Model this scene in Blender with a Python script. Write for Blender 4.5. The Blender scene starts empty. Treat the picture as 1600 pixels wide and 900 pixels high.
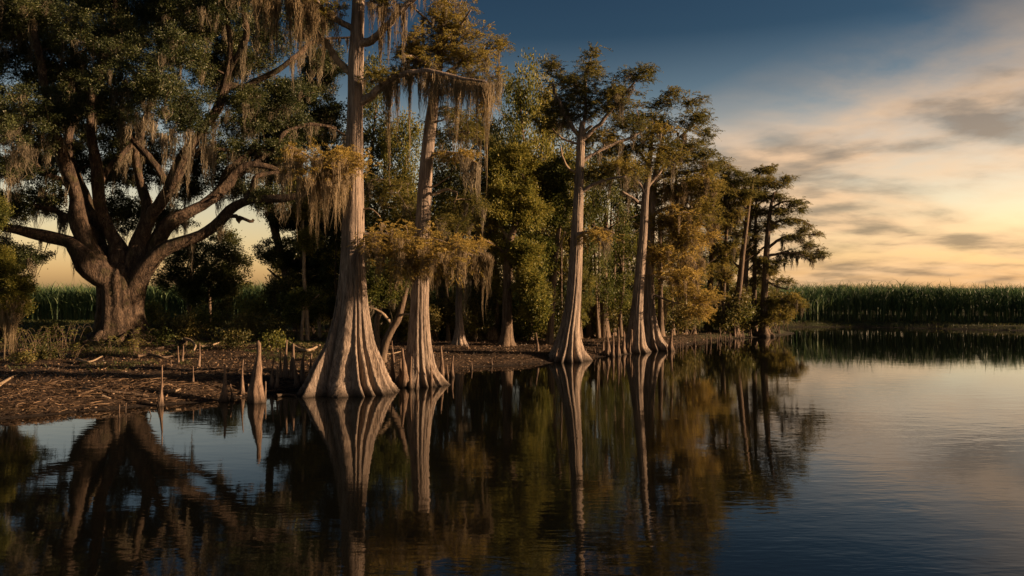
import bpy, math
import numpy as np
from mathutils import Vector
rnd = np.random.RandomState(7)
F = 1200.0; H = 3.4; HZ = 450.0
scn = bpy.context.scene; COL = scn.collection

# ------------------------------------------------------------------ camera, sky, sun, exposure
cam = bpy.data.cameras.new('camera'); cam.lens = 27; cam.sensor_width = 36
cam.clip_start = .1; cam.clip_end = 20000
co = bpy.data.objects.new('camera', cam); COL.objects.link(co)
co.location = (0, 0, H); co.rotation_euler = (math.radians(90), 0, 0); scn.camera = co
SUN_AZ, SUN_EL = math.radians(95), math.radians(12)
w = bpy.data.worlds.new('World'); scn.world = w; w.use_nodes = True
nt = w.node_tree; nt.nodes.clear(); N = nt.nodes.new; L = nt.links.new
def mathn(op, a, b=None, c=None, clamp=False, tree=None):
    t = tree or nt
    n = t.nodes.new('ShaderNodeMath'); n.operation = op; n.use_clamp = clamp
    for i, v in enumerate((a, b, c)):
        if v is None: continue
        if isinstance(v, (int, float)): n.inputs[i].default_value = v
        else: t.links.new(v, n.inputs[i])
    return n.outputs[0]
def mixc(t, f, a, b, mode='MIX'):
    n = t.nodes.new('ShaderNodeMix'); n.data_type = 'RGBA'; n.blend_type = mode
    for s, v in ((n.inputs[0], f), (n.inputs[6], a), (n.inputs[7], b)):
        if isinstance(v, (int, float)): s.default_value = v
        elif isinstance(v, tuple): s.default_value = v if len(v) == 4 else v + (1,)
        else: t.links.new(v, s)
    return n.outputs[2]
def ramp(t, f, stops, interp='LINEAR'):
    n = t.nodes.new('ShaderNodeValToRGB'); n.color_ramp.interpolation = interp
    e = n.color_ramp.elements
    while len(e) < len(stops): e.new(.5)
    for el, (p, c) in zip(e, stops):
        el.position = p; el.color = c if len(c) == 4 else tuple(c) + (1,)
    t.links.new(f, n.inputs[0]); return n.outputs[0]
sky = N('ShaderNodeTexSky'); sky.sky_type = 'NISHITA'; sky.sun_disc = False
sky.sun_elevation = SUN_EL; sky.sun_rotation = SUN_AZ; sky.air_density = 1.0; sky.dust_density = 1.2; sky.ozone_density = 1.6
tc = N('ShaderNodeTexCoord'); sep = N('ShaderNodeSeparateXYZ'); L(tc.outputs['Generated'], sep.inputs[0])
dx, dy, dz = sep.outputs
zc = mathn('MAXIMUM', dz, 0.0)
# evening colouring of the clear air by height above the horizon
tint = ramp(nt, zc, [(0, (2.45, 1.60, 1.05)), (.06, (2.4, 1.62, 1.12)), (.12, (2.3, 1.58, 1.16)), (.18, (1.75, 1.32, 1.05)), (.24, (.72, .70, .66)), (.31, (.22, .31, .36)), (.42, (.15, .23, .30)), (.7, (.12, .19, .27))])
skyc = mixc(nt, 1.0, sky.outputs[0], tint, 'MULTIPLY')
# warmer and brighter towards the sun's side
side = mathn('MULTIPLY_ADD', dx, .22, .87)
cs = N('ShaderNodeCombineXYZ'); [L(side, cs.inputs[i]) for i in (0, 1, 2)]
skyc = mixc(nt, 1.0, skyc, cs.outputs[0], 'MULTIPLY')
# clouds: noise laid out on a flat layer high above
den = mathn('ADD', zc, .17)
cv = N('ShaderNodeCombineXYZ'); L(mathn('DIVIDE', dx, den), cv.inputs[0]); L(mathn('MULTIPLY', mathn('DIVIDE', dy, den), 1.15), cv.inputs[1])
nz = N('ShaderNodeTexNoise'); nz.inputs['Scale'].default_value = 1.15; nz.inputs['Detail'].default_value = 8; nz.inputs['Roughness'].default_value = .56; nz.inputs['Distortion'].default_value = .25
mp = N('ShaderNodeMapping'); mp.inputs['Location'].default_value = (3.7, 1.3, .4); L(cv.outputs[0], mp.inputs[0]); L(mp.outputs[0], nz.inputs[0])
nz2 = N('ShaderNodeTexNoise'); nz2.inputs['Scale'].default_value = 2.8; nz2.inputs['Detail'].default_value = 6
L(mp.outputs[0], nz2.inputs[0])
# cloud bank: right of the view, thinning out above a slanted upper edge
azr = mathn('DIVIDE', dx, mathn('ADD', mathn('ABSOLUTE', dy), .05))
edge = mathn('MULTIPLY_ADD', azr, .34, .10)
up = mathn('SUBTRACT', edge, zc)
mask = mathn('MULTIPLY', mathn('MULTIPLY_ADD', up, 9.0, .62, True), mathn('MULTIPLY_ADD', azr, 4.0, .25, True))
cl = mathn('MULTIPLY', mathn('MULTIPLY_ADD', mathn('SUBTRACT', nz.outputs[0], .30), 3.6, 0.0, True), mask)
ccol = ramp(nt, mathn('MULTIPLY_ADD', mathn('SUBTRACT', nz2.outputs[0], .5), 1.1, mathn('MULTIPLY', nz.outputs[0], 1.0)), [(.38, (6.9, 5.0, 3.25)), (.50, (5.6, 4.1, 2.75)), (.60, (3.5, 2.7, 1.95)), (.70, (2.1, 1.7, 1.35))])
low = ramp(nt, zc, [(0, (1.1, .98, .80)), (.16, (1.15, .99, .84)), (.23, (.92, .84, .77)), (.32, (.46, .50, .57))])
ccol = mixc(nt, 1.0, ccol, low, 'MULTIPLY')
skyc = mixc(nt, mathn('MULTIPLY', cl, .82), skyc, ccol)
bg = N('ShaderNodeBackground'); bg.inputs[1].default_value = .05; L(skyc, bg.inputs[0])
wo = N('ShaderNodeOutputWorld'); L(bg.outputs[0], wo.inputs[0])
sl = bpy.data.lights.new('sun', 'SUN'); sl.energy = 5.0; sl.angle = math.radians(.6); sl.color = (1, .63, .36)
so = bpy.data.objects.new('sun', sl); COL.objects.link(so)
sd_ = Vector((math.sin(SUN_AZ)*math.cos(SUN_EL), math.cos(SUN_AZ)*math.cos(SUN_EL), math.sin(SUN_EL)))
so.rotation_euler = sd_.to_track_quat('Z', 'Y').to_euler(); so.location = (40, 10, 30)
scn.view_settings.view_transform = 'Standard'; scn.view_settings.look = 'None'
scn.view_settings.exposure = 1.4; scn.view_settings.gamma = 1
scn.render.engine = 'CYCLES'
scn.cycles.max_bounces = 5; scn.cycles.diffuse_bounces = 2; scn.cycles.glossy_bounces = 3; scn.cycles.transmission_bounces = 3
scn.cycles.caustics_reflective = False; scn.cycles.caustics_refractive = False

# ------------------------------------------------------------------ materials
def newmat(name):
    m = bpy.data.materials.new(name); m.use_nodes = True
    t = m.node_tree; t.nodes.clear(); return m, t
def out(t, sh): o = t.nodes.new('ShaderNodeOutputMaterial'); t.links.new(sh, o.inputs[0])
def noise(t, vec, scale, detail=4, rough=.55, sc=(1, 1, 1), dist=0):
    mpn = t.nodes.new('ShaderNodeMapping'); mpn.inputs['Scale'].default_value = sc; t.links.new(vec, mpn.inputs[0])
    n = t.nodes.new('ShaderNodeTexNoise'); n.inputs['Scale'].default_value = scale; n.inputs['Detail'].default_value = detail
    n.inputs['Roughness'].default_value = rough; n.inputs['Distortion'].default_value = dist
    t.links.new(mpn.outputs[0], n.inputs[0]); return n.outputs[0]
def leafmat(name, a, b, c, trans=.35, objvar=.0, spec=.25):
    m, t = newmat(name)
    g = t.nodes.new('ShaderNodeNewGeometry'); oi = t.nodes.new('ShaderNodeObjectInfo')
    n = noise(t, g.outputs['Position'], .55, 3)
    f = mathn('MULTIPLY_ADD', n, 1.5, -.25, True, tree=t)
    f = mathn('MULTIPLY_ADD', mathn('SUBTRACT', g.outputs['Random Per Island'], .5, tree=t), .9, f, True, tree=t)
    if objvar: f = mathn('MULTIPLY_ADD', mathn('SUBTRACT', oi.outputs['Random'], .5, tree=t), objvar, f, True, tree=t)
    col = ramp(t, f, [(0, a), (.5, b), (1, c)])
    p = t.nodes.new('ShaderNodeBsdfPrincipled'); p.inputs['Roughness'].default_value = .5
    p.inputs['Specular IOR Level'].default_value = spec; t.links.new(col, p.inputs[0])
    tr = t.nodes.new('ShaderNodeBsdfTranslucent'); t.links.new(col, tr.inputs[0])
    mx = t.nodes.new('ShaderNodeMixShader'); mx.inputs[0].default_value = trans
    t.links.new(p.outputs[0], mx.inputs[1]); t.links.new(tr.outputs[0], mx.inputs[2]); out(t, mx.outputs[0]); return m
def barkmat(name, dark, mid, light, stretch=.12, scale=9, bump=.6, moss=None, coord='Object', dist=.06):
    m, t = newmat(name)
    tcn = t.nodes.new('ShaderNodeTexCoord'); v = tcn.outputs[coord]
    n1 = noise(t, v, scale, 8, .66, (1, 1, stretch), .4)
    n2 = noise(t, v, 1.5, 6, .7, (1, 1, .35), .3)
    n3 = noise(t, v, scale*3.2, 4, .6, (1, 1, stretch*1.3), .2)
    f = mathn('ADD', mathn('MULTIPLY', n1, .7, tree=t), mathn('MULTIPLY', n3, .35, tree=t), tree=t)
    col = ramp(t, f, [(.38, dark), (.52, mid), (.68, light)])
    col = mixc(t, 1.0, col, ramp(t, n2, [(.32, (.58, .58, .60)), (.5, (.95, .93, .90)), (.68, (1.2, 1.14, 1.04))]), 'MULTIPLY')
    if moss:
        mf = noise(t, v, 1.6, 5, .65); mf = mathn('MULTIPLY_ADD', mf, 7, -3.7, True, tree=t)
        col = mixc(t, mathn('MULTIPLY', mf, .75, tree=t), col, moss)
    # wet, stained band at the waterline
    g = t.nodes.new('ShaderNodeNewGeometry'); s = t.nodes.new('ShaderNodeSeparateXYZ'); t.links.new(g.outputs['Position'], s.inputs[0])
    wl = mathn('MULTIPLY_ADD', mathn('ADD', s.outputs[2], mathn('MULTIPLY', n1, -.16, tree=t), tree=t), 3.6, .35, True, tree=t)
    col = mixc(t, wl, (.020, .016, .012), col)
    p = t.nodes.new('ShaderNodeBsdfPrincipled'); p.inputs['Roughness'].default_value = .85; p.inputs['Specular IOR Level'].default_value = .2
    t.links.new(col, p.inputs[0])
    b = t.nodes.new('ShaderNodeBump'); b.inputs['Strength'].default_value = bump; b.inputs['Distance'].default_value = dist
    t.links.new(f, b.inputs['Height']); t.links.new(b.outputs[0], p.inputs['Normal']); out(t, p.outputs[0]); return m
M = {}
M['cyp_bark'] = barkmat('cypress_bark', (.050, .042, .036), (.185, .152, .128), (.36, .305, .255), .05, 17, 1.0)
M['knee'] = barkmat('knee_bark', (.040, .029, .023), (.145, .104, .078), (.26, .195, .145), .14, 16, .8)
M['oak_bark'] = barkmat('oak_bark', (.010, .008, .006), (.052, .038, .028), (.15, .112, .080), .35, 5.5, 1.0, moss=(.045, .042, .017), dist=.22)
M['dark_bark'] = barkmat('dark_bark', (.03, .022, .017), (.10, .075, .055), (.19, .145, .105), .12, 12, .7)
M['bare_wood'] = barkmat('bare_wood', (.10, .075, .05), (.23, .18, .125), (.34, .27, .19), .25, 14, .5)
M['oak_leaf'] = leafmat('oak_leaf', (.020, .030, .013), (.045, .060, .021), (.095, .105, .032), .33, spec=.35)
M['cyp_leaf'] = leafmat('cypress_leaf', (.085, .088, .024), (.185, .160, .040), (.31, .24, .06), .5, spec=.1)
M['cyp_sunlit'] = leafmat('cypress_leaf_sunlit', (.16, .135, .038), (.31, .235, .062), (.46, .34, .10), .5, spec=.1)  # cypress leaf for lit boughs: the low sun's gold is painted into the colour
M['cyp_dark'] = leafmat('cypress_leaf_deep', (.050, .060, .020), (.115, .112, .032), (.21, .175, .045), .5, spec=.1)
M['broad'] = leafmat('hardwood_leaf', (.050, .068, .018), (.12, .132, .030), (.23, .205, .042), .45, .7)
M['broad_y'] = leafmat('hardwood_leaf_yellow', (.080, .092, .020), (.17, .168, .034), (.28, .24, .050), .5, .4)
M['broad_d'] = leafmat('hardwood_leaf_dark', (.022, .032, .013), (.050, .062, .020), (.10, .105, .028), .4, .5)
M['shrub'] = leafmat('shrub_leaf', (.035, .045, .015), (.095, .092, .028), (.20, .165, .05), .4, .6)
M['moss'] = leafmat('spanish_moss', (.085, .075, .055), (.17, .148, .105), (.27, .235, .165), .35, spec=.05)
M['moss_sunlit'] = leafmat('spanish_moss_sunlit', (.12, .095, .058), (.225, .180, .110), (.33, .27, .175), .4, spec=.05)  # the same grey moss with warm sunlight put into its colour
M['cane'] = leafmat('cane_leaf', (.026, .058, .030), (.058, .110, .048), (.135, .18, .065), .35, spec=.3)
M['grass'] = leafmat('grass_blade', (.035, .052, .020), (.070, .088, .030), (.14, .13, .045), .35)
M['litter'] = leafmat('leaf_litter', (.020, .013, .008), (.075, .048, .028), (.24, .165, .10), .1)

def groundmat():
    m, t = newmat('bank_soil'); g = t.nodes.new('ShaderNodeNewGeometry'); v = g.outputs['Position']
    s = t.nodes.new('ShaderNodeSeparateXYZ'); t.links.new(v, s.inputs[0])
    n1 = noise(t, v, .7, 6, .6); n2 = noise(t, v, 9, 6, .7); n3 = noise(t, v, 40, 3, .6)
    c = ramp(t, n2, [(.36, (.018, .013, .009)), (.52, (.048, .032, .021)), (.66, (.10, .070, .045))])
    c = mixc(t, mathn('MULTIPLY_ADD', n1, 5, -2.7, True, tree=t), c, (.055, .040, .022))
    # grassy soil further back
    gr = mathn('MULTIPLY', mathn('MULTIPLY_ADD', s.outputs[1], .12, -5.4, True, tree=t), mathn('MULTIPLY_ADD', n1, 4, -1.2, True, tree=t), tree=t)
    c = mixc(t, gr, c, (.040, .050, .018))
    wet = mathn('MULTIPLY_ADD', s.outputs[2], 6.5, .05, True, tree=t)
    c = mixc(t, wet, (.016, .012, .009), c)
    p = t.nodes.new('ShaderNodeBsdfPrincipled'); p.inputs['Roughness'].default_value = .9; p.inputs['Specular IOR Level'].default_value = .2
    t.links.new(c, p.inputs[0])
    b = t.nodes.new('ShaderNodeBump'); b.inputs['Strength'].default_value = .9; b.inputs['Distance'].default_value = .12
    t.links.new(mathn('ADD', n2, mathn('MULTIPLY', n3, .4, tree=t), tree=t), b.inputs['Height']); t.links.new(b.outputs[0], p.inputs['Normal'])
    out(t, p.outputs[0]); return m
def watermat():
    m, t = newmat('bayou_water'); g = t.nodes.new('ShaderNodeNewGeometry'); v = g.outputs['Position']
    p = t.nodes.new('ShaderNodeBsdfPrincipled'); p.inputs[0].default_value = (.0035, .0040, .0035, 1)
    p.inputs['Roughness'].default_value = .025; p.inputs['IOR'].default_value = 1.52
    n1 = noise(t, v, 1.7, 3, .5, (.55, 1.5, 1), .3); n2 = noise(t, v, 5.5, 2, .5, (.5, 1.6, 1), .2); n0 = noise(t, v, .13, 3, .6)
    n3 = noise(t, v, .45, 2, .5, (.6, 1.3, 1), .2)
    s = t.nodes.new('ShaderNodeSeparateXYZ'); t.links.new(v, s.inputs[0])
    calm = mathn('MULTIPLY_ADD', n0, 3.0, -1.0, True, tree=t)
    openw = mathn('MULTIPLY_ADD', s.outputs[0], .07, .45, True, tree=t)   # more breeze on the open side
    amp = mathn('MULTIPLY', mathn('MULTIPLY_ADD', calm, .7, .3, tree=t), mathn('MULTIPLY_ADD', openw, .60, .45, tree=t), tree=t)
    amp = mathn('MULTIPLY', amp, mathn('MAXIMUM', mathn('MULTIPLY_ADD', s.outputs[1], -.028, 1.2, True, tree=t), .24, tree=t), tree=t)   # calmer far out
    h = mathn('ADD', mathn('ADD', mathn('MULTIPLY', n1, 1.0, tree=t), mathn('MULTIPLY', n2, .34, tree=t), tree=t), mathn('MULTIPLY', n3, .5, tree=t), tree=t)
    b = t.nodes.new('ShaderNodeBump'); b.inputs['Strength'].default_value = 1; b.inputs['Distance'].default_value = .008
    t.links.new(mathn('MULTIPLY', h, amp, tree=t), b.inputs['Height']); t.links.new(b.outputs[0], p.inputs['Normal'])
    out(t, p.outputs[0]); return m
M['soil'] = groundmat(); M['water'] = watermat()

# ------------------------------------------------------------------ mesh helpers
class Geo:
    def __init__(s): s.v = []; s.q = []; s.n = 0
    def add(s, v, q):
        v = np.asarray(v, dtype=np.float32).reshape(-1, 3); q = np.asarray(q, dtype=np.int32).reshape(-1, 4)
        if len(v) == 0: return
        s.v.append(v); s.q.append(q + s.n); s.n += len(v)
    def build(s, name, mat, parent=None, origin=(0, 0, 0), smooth=False):
        if not s.v: return None
        if parent is not None and parent.parent is not None and parent.parent.parent is not None: parent = parent.parent
        v = np.concatenate(s.v) - np.asarray(origin, dtype=np.float32); q = np.concatenate(s.q)
        me = bpy.data.meshes.new(name)
        me.vertices.add(len(v)); me.vertices.foreach_set('co', v.ravel())
        me.loops.add(len(q)*4); me.loops.foreach_set('vertex_index', q.ravel())
        me.polygons.add(len(q)); me.polygons.foreach_set('loop_start', np.arange(0, len(q)*4, 4, dtype=np.int32))
        me.polygons.foreach_set('loop_total', np.full(len(q), 4, dtype=np.int32))
        if smooth: me.polygons.foreach_set('use_smooth', np.ones(len(q), dtype=bool))
        me.update(calc_edges=True); me.materials.append(mat)
        o = bpy.data.objects.new(name, me); COL.objects.link(o)
        if parent is not None: o.parent = parent
        else: o.location = origin
        return o
def tag(o, label=None, cat=None, group=None, kind=None):
    if label: o['label'] = label
    if cat: o['category'] = cat
    if group: o['group'] = group
    if kind: o['kind'] = kind
    return o
def empty(name, loc, label, cat, group=None):
    o = bpy.data.objects.new(name, None); COL.objects.link(o); o.location = tuple(float(a) for a in loc); o.empty_display_size = .2
    return tag(o, label, cat, group)
def unit(v): return v/np.maximum(np.linalg.norm(v, axis=-1, keepdims=True), 1e-9)
def smooth(a): a = np.clip(a, 0, 1); return a*a*(3-2*a)
def catmull(P, per=5):
    P = np.asarray(P, float); Q = np.vstack([2*P[0]-P[1], P, 2*P[-1]-P[-2]]); o = []
    for i in range(1, len(Q)-2):
        for k in range(per):
            t = k/per; a, b, c, d = Q[i-1], Q[i], Q[i+1], Q[i+2]
            o.append(.5*((2*b)+(-a+c)*t+(2*a-5*b+4*c-d)*t*t+(-a+3*b-3*c+d)*t**3))
    o.append(Q[-2]); return np.array(o)
def tube(geo, P, R, sides=8, rough=0., rs=rnd):
    P = np.asarray(P, float); R = np.asarray(R, float); n = len(P)
    T = unit(np.gradient(P, axis=0)); ref = np.array([0, 0, 1.]) if abs(T[:, 2]).mean() < .8 else np.array([1., 0, 0])
    U = unit(np.cross(T, ref)); V = np.cross(T, U)
    a = np.linspace(0, 2*np.pi, sides, endpoint=False)
    rr = R[:, None]*np.ones(sides)
    if rough: rr = rr*(1+rough*(rs.rand(n, sides)-.5)*1.4 + rough*np.sin(a*3+np.linspace(0, 7, n)[:, None]))
    v = P[:, None]+rr[..., None]*(np.cos(a)[None, :, None]*U[:, None]+np.sin(a)[None, :, None]*V[:, None])
    v = np.concatenate([v.reshape(-1, 3), P[-1:]+T[-1:]*R[-1]*.6]); i = np.arange(n-1)[:, None]*sides; j = np.arange(sides); k = (j+1) % sides
    q = np.stack([i+j, i+k, i+sides+k, i+sides+j], -1).reshape(-1, 4)
    base = (n-1)*sides; tip = n*sides
    j2 = np.arange(0, sides, 2); cap = np.stack([base+j2, base+(j2+1) % sides, base+(j2+2) % sides, np.full(len(j2), tip)], -1)
    geo.add(v, np.concatenate([q, cap]))
def leaves(geo, C, D, Lr, Wr, fold=.25, rs=rnd):
    n = len(C)
    if n == 0: return
    D = unit(D); X = rs.normal(size=(n, 3)); S = unit(np.cross(D, X)); Nn = np.cross(D, S)
    L_ = (Lr*(.6+.8*rs.rand(n)))[:, None]; W_ = (Wr*(.6+.8*rs.rand(n)))[:, None]
    p0 = C-D*L_*.5; p2 = C+D*L_*.5; m = C-D*L_*.05+Nn*W_*fold
    v = np.stack([p0, m+S*W_*.5, p2, m-S*W_*.5], 1).reshape(-1, 3)
    geo.add(v, np.arange(4*n).reshape(-1, 4))
def sprays(geo, gtw, C, O, cr, sk, fl, ns, rs=rnd):
    """feathery cypress twigs: each spray is a drooping twig with two ranks of narrow leaflets"""
    nl = 9; t = np.linspace(.12, 1, nl)
    st = C+rs.normal(size=(ns, 3))*cr*.42*np.array([1, 1, fl]); D = unit(rs.normal(size=(ns, 3))*np.array([1, 1, .42])+O*.7+np.array([0, 0, .12]))
    Ls = cr*(.55+.75*rs.rand(ns)); S = unit(np.cross(D, np.array([0, 0, 1.])+rs.normal(size=(ns, 3))*.5)); dr = .18+.35*rs.rand(ns)
    P_ = st[:, None]+D[:, None]*(Ls[:, None]*t)[..., None]-np.array([0, 0, 1.])*(dr[:, None]*Ls[:, None]*t**2)[..., None]
    P_ = np.repeat(P_[:, :, None], 2, 2); sg = np.array([1, -1.])[None, None, :, None]
    dl = unit(S[:, None, None]*sg+D[:, None, None]*.8+np.array([0, 0, -.22])+rs.normal(size=(ns, nl, 2, 3))*.28)
    ll = (3.9*sk*(.6+.7*rs.rand(ns, nl, 2))*(1.15-.6*t)[None, :, None])[..., None]; b = P_; e = P_+dl*ll
    wv = unit(np.cross(dl, rs.normal(size=dl.shape)))*(.50*sk*(.7+.6*rs.rand(ns, nl, 2)))[..., None]; m = (b*.55+e*.45)
    geo.add(np.stack([b, m+wv, e, m-wv], 3).reshape(-1, 3), np.arange(4*ns*nl*2).reshape(-1, 4))
def moss_tufts(geo, A, LEN, rad, sw, ns, rs=rnd):
    """hanging tufts: every tuft is ns thin wavering ribbons that draw together towards its tip"""
    A = np.asarray(A, float); K = len(A)
    if K == 0: return
    LEN = np.broadcast_to(np.asarray(LEN, float), (K,)); rad = np.broadcast_to(np.asarray(rad, float), (K,))
    seg = 5; tt = np.linspace(0, 1, seg+1)
    Lk = np.repeat(LEN, ns)*(rs.rand(K*ns)**2*.9+.12); R = np.repeat(rad, ns)
    off = rs.normal(size=(K*ns, 2))*R[:, None]*.5
    base = np.repeat(A, ns, 0); top = base+np.c_[off, -np.abs(rs.normal(size=K*ns))*R*.4]
    ph = rs.rand(K*ns, 2)*6.28; an = rs.rand(K*ns)*np.pi
    side = np.c_[np.cos(an), np.sin(an), np.zeros(K*ns)]
    Wd = sw*(.5+rs.rand(K*ns))
    rings = []; f1 = np.repeat(4+7*rs.rand(K), ns)+rs.rand(K*ns)*2
    conv = np.repeat(.55+.4*rs.rand(K), ns)
    for t in tt:
        z = -Lk*t
        xy = off*(1-conv[:, None]*smooth(np.array(t)))+np.c_[np.sin(ph[:, 0]+t*f1), np.cos(ph[:, 1]+t*f1*.9)]*R[:, None]*.5*(t*(1.3-t*.5))
        c = np.c_[base[:, :2]+xy, top[:, 2]+z]
        wdt = Wd*(1-t)**.55*(.55+.45*min(1, t*6))
        rings += [c-side*wdt[:, None]*.5, c+side*wdt[:, None]*.5]
    v = np.stack(rings, 1).reshape(-1, 3); m = 2*(seg+1)
    q = np.array([[2*i, 2*i+1, 2*i+3, 2*i+2] for i in range(seg)])
    geo.add(v, (np.arange(K*ns)[:, None, None]*m+q).reshape(-1, 4))
def fluted(geo, P, R, Rtop, ribs=11, sides=96, rows=None, seed=0, amp=1., base_amp=.03):
    rs = np.random.RandomState(seed); P = np.asarray(P, float); R = np.asarray(R, float)
    n = len(P); a = np.linspace(0, 2*np.pi, sides, endpoint=False); f = rs.rand(8)*6.28
    tz = np.linspace(0, 1, n)[:, None]
    th = a+.22*np.sin(2*a+f[0])+.16*np.sin(3*a+f[1])+.06*np.sin(5*a+f[2]+tz*3)+.10*np.sin(tz*5+f[3])
    k1 = 1-np.abs(np.sin(ribs*th/2+f[4]))**.8*2; k1 = -k1                     # wide rounded ribs, sharp grooves
    k2 = np.abs(np.sin(ribs*1.62*th/2+f[5]+.3*np.sin(tz*9)))*2-1
    k3 = np.sin(3*a+f[6])*.6+np.sin(2*a+f[7])*.4
    fl = np.clip((R/Rtop-1)/1.9, 0, 1)[:, None]**.7
    A = amp*fl*.20+base_amp
    rr = R[:, None]*(1+A*(k1-.55)+A*.42*k2+.10*fl*k3*amp-.10*fl+(rs.rand(n, sides)-.5)*.018+ .012*np.sin(th*23+tz*4))
    am = .62+.5*np.sin(a*2+f[1]*2)*np.sin(a+f[5])+.45*np.sin(5*a+f[3]+tz*2.5)*.6
    rr = R[:, None]*(1+A*am*(k1-.55)+A*.34*k2*(1.2-am)+.12*fl*k3*amp-.08*fl+(rs.rand(n, sides)-.5)*.022+.014*np.sin(th*23+tz*4))
    toe = smooth((fl-.72)/.28)*np.clip(k1, 0, 1)*.12*amp
    rr = rr*(1+toe)
    v = np.stack([P[:, None, 0]+rr*np.cos(a), P[:, None, 1]+rr*np.sin(a), P[:, None, 2]+0*rr], -1)
    i = np.arange(n-1)[:, None]*sides; j = np.arange(sides); k = (j+1) % sides
    geo.add(v.reshape(-1, 3), np.stack([i+j, i+k, i+sides+k, i+sides+j], -1).reshape(-1, 4))

# ------------------------------------------------------------------ terrain
def img(px, py, d): return np.array([(px-800)/F*d, d, H-(py-HZ)/F*d])
def shore(px, py): d = F*H/(py-HZ); return ((px-800)/F*d, d)
SH = [(-5000, 5), (-60, 9), (-24, 15.5), shore(-60, 668), shore(0, 655), shore(90, 648), shore(200, 637), shore(330, 628), shore(450, 612), shore(560, 602), shore(640, 594),
      shore(700, 583), shore(745, 574), shore(850, 569), shore(920, 561), shore(1000, 551), shore(1060, 543), shore(1120, 532), shore(1180, 527.5), shore(1238, 523), (21.6, 58.6), (19.0, 61.5),
      (21, 66.5), (31, 66.5), shore(1450, 513.5), shore(1600, 517), shore(1900, 522), (110, 44), (5000, 30)]
POLY = np.array(SH+[(5000, 6000), (-5000, 6000)])
def sdist(x, y):
    x = np.asarray(x, float); y = np.asarray(y, float); d2 = np.full(x.shape, 1e18); ins = np.zeros(x.shape, bool)
    n = len(POLY)
    for i in range(n):
        x0, y0 = POLY[i]; x1, y1 = POLY[(i+1) % n]; ex, ey = x1-x0, y1-y0
        t = np.clip(((x-x0)*ex+(y-y0)*ey)/(ex*ex+ey*ey), 0, 1)
        d2 = np.minimum(d2, (x-x0-t*ex)**2+(y-y0-t*ey)**2)
        c = ((y0 > y) != (y1 > y))
        with np.errstate(divide='ignore', invalid='ignore'): xi = x0+(y-y0)*ex/(ey if ey else 1e-9)
        ins ^= c & (x < xi)
    return np.sqrt(d2)*np.where(ins, 1, -1)
def wob(x, y):
    return (np.sin(x*1.3+np.sin(y*.9)*1.7)*np.sin(y*1.1+1.3+np.sin(x*.7))*.5+np.sin(x*3.1+y*1.7)*.22+np.sin(y*4.3-x*2.2+1)*.16+np.sin(x*7.7+y*5.1)*.10+np.sin(x*6.1-y*9.3)*.08)
def gh(x, y):
    x = np.asarray(x, float); y = np.asarray(y, float); s = sdist(x, y)+.22*wob(x*.9, y*.9)
    land = .34*smooth(s/1.5)+.16*smooth((s-1)/9)+.07*wob(x, y)*smooth(s/1.6)
    sea = -.12*smooth(-s/.5)-.9*smooth(-s/5)
    far = 0
    return np.where(s > 0, land+far*smooth(s/1.5), sea)
def gpt(px, py):
    d = F*(H-.35)/max(py-HZ, 3)
    for _ in range(25):
        x = (px-800)/F*d; z = float(max(gh(x, d), -.02)); d = .5*d+.5*F*(H-z)/max(py-HZ, 3)
    return d
def lines(lo, hi, step, far, g=1.35):
    a = [lo]; s = step
    while a[0] > -far: s *= g; a.insert(0, a[0]-s)
    b = list(np.arange(lo+step, hi, step)); a += b; s = step
    while a[-1] < far: s *= g; a.append(a[-1]+s)
    return np.array(a)
xs = lines(-30, 48, .26, 6000); ys = lines(12, 74, .24, 6000)
X, Y = np.meshgrid(xs, ys); Z = gh(X, Y)
g = Geo(); nx = len(xs); i = np.arange(len(ys)-1)[:, None]*nx; j = np.arange(nx-1)
g.add(np.stack([X, Y, Z], -1), np.stack([i+j, i+j+1, i+nx+j+1, i+nx+j], -1))
tag(g.build('ground', M['soil'], smooth=True), kind='structure')
g = Geo(); wx, wy = np.meshgrid([-4000, -60, 60, 120, 4000], [-4000, 0, 40, 70.])
g.add(np.stack([wx, wy, wx*0], -1), [[r*5+c, r*5+c+1, r*5+c+6, r*5+c+5] for r in range(3) for c in range(4)])
tag(g.build('water', M['water']), kind='structure')

# ------------------------------------------------------------------ tree builder
STY = {'oak':   dict(cr=17, fl=.75, L=3.1, W=1.5, cover=1.45, up=.2, droop=-.1),
       'broad': dict(cr=19, fl=.85, L=3.6, W=2.0, cover=1.8, up=.3, droop=-.2),
       'cyp':   dict(cr=13, fl=.62, L=5.0, W=.95, cover=1.45, up=.15, droop=-.35),
       'cypfar': dict(cr=8, fl=.62, L=3.6, W=1.1, cover=3.6, up=.25, droop=-.25)}
def pads_to_attr(pads, d, sty, rs):
    s = d/F; out_ = []
    for p in pads:
        px, py, rx, ry = p[:4]; do = p[4] if len(p) > 4 else 0; ms = p[5] if len(p) > 5 else 0; ml = p[6] if len(p) > 6 else 40
        cr = sty['cr']; n = max(3, int(1.5*rx*ry*np.pi/(cr*cr*1.1)+1.5)); q = unit(rs.normal(size=(n, 3)))*(rs.rand(n, 1)**.42)*(.8+.6*rs.rand(n, 1))
        ex, ez = max(rx-cr*.55, 2), max(ry-cr*.55*sty['fl'], 2)
        c = img(px, py, d)+np.array([0, do, 0])
        k = (d+do)/d
        c = img(px, py, d+do)
        if True:   # stragglers that break the outline
            q = np.vstack([q, unit(rs.normal(size=(max(2, n//4), 3)))*(1+.45*rs.rand(max(2, n//4), 1))])
        for a in q:
            out_.append((c+np.array([a[0]*ex*s*k, a[1]*min(ex, ez*2.5, 75)*s*k, a[2]*ez*s*k]), ms, ml*s*k, s*k))
    return out_
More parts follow.
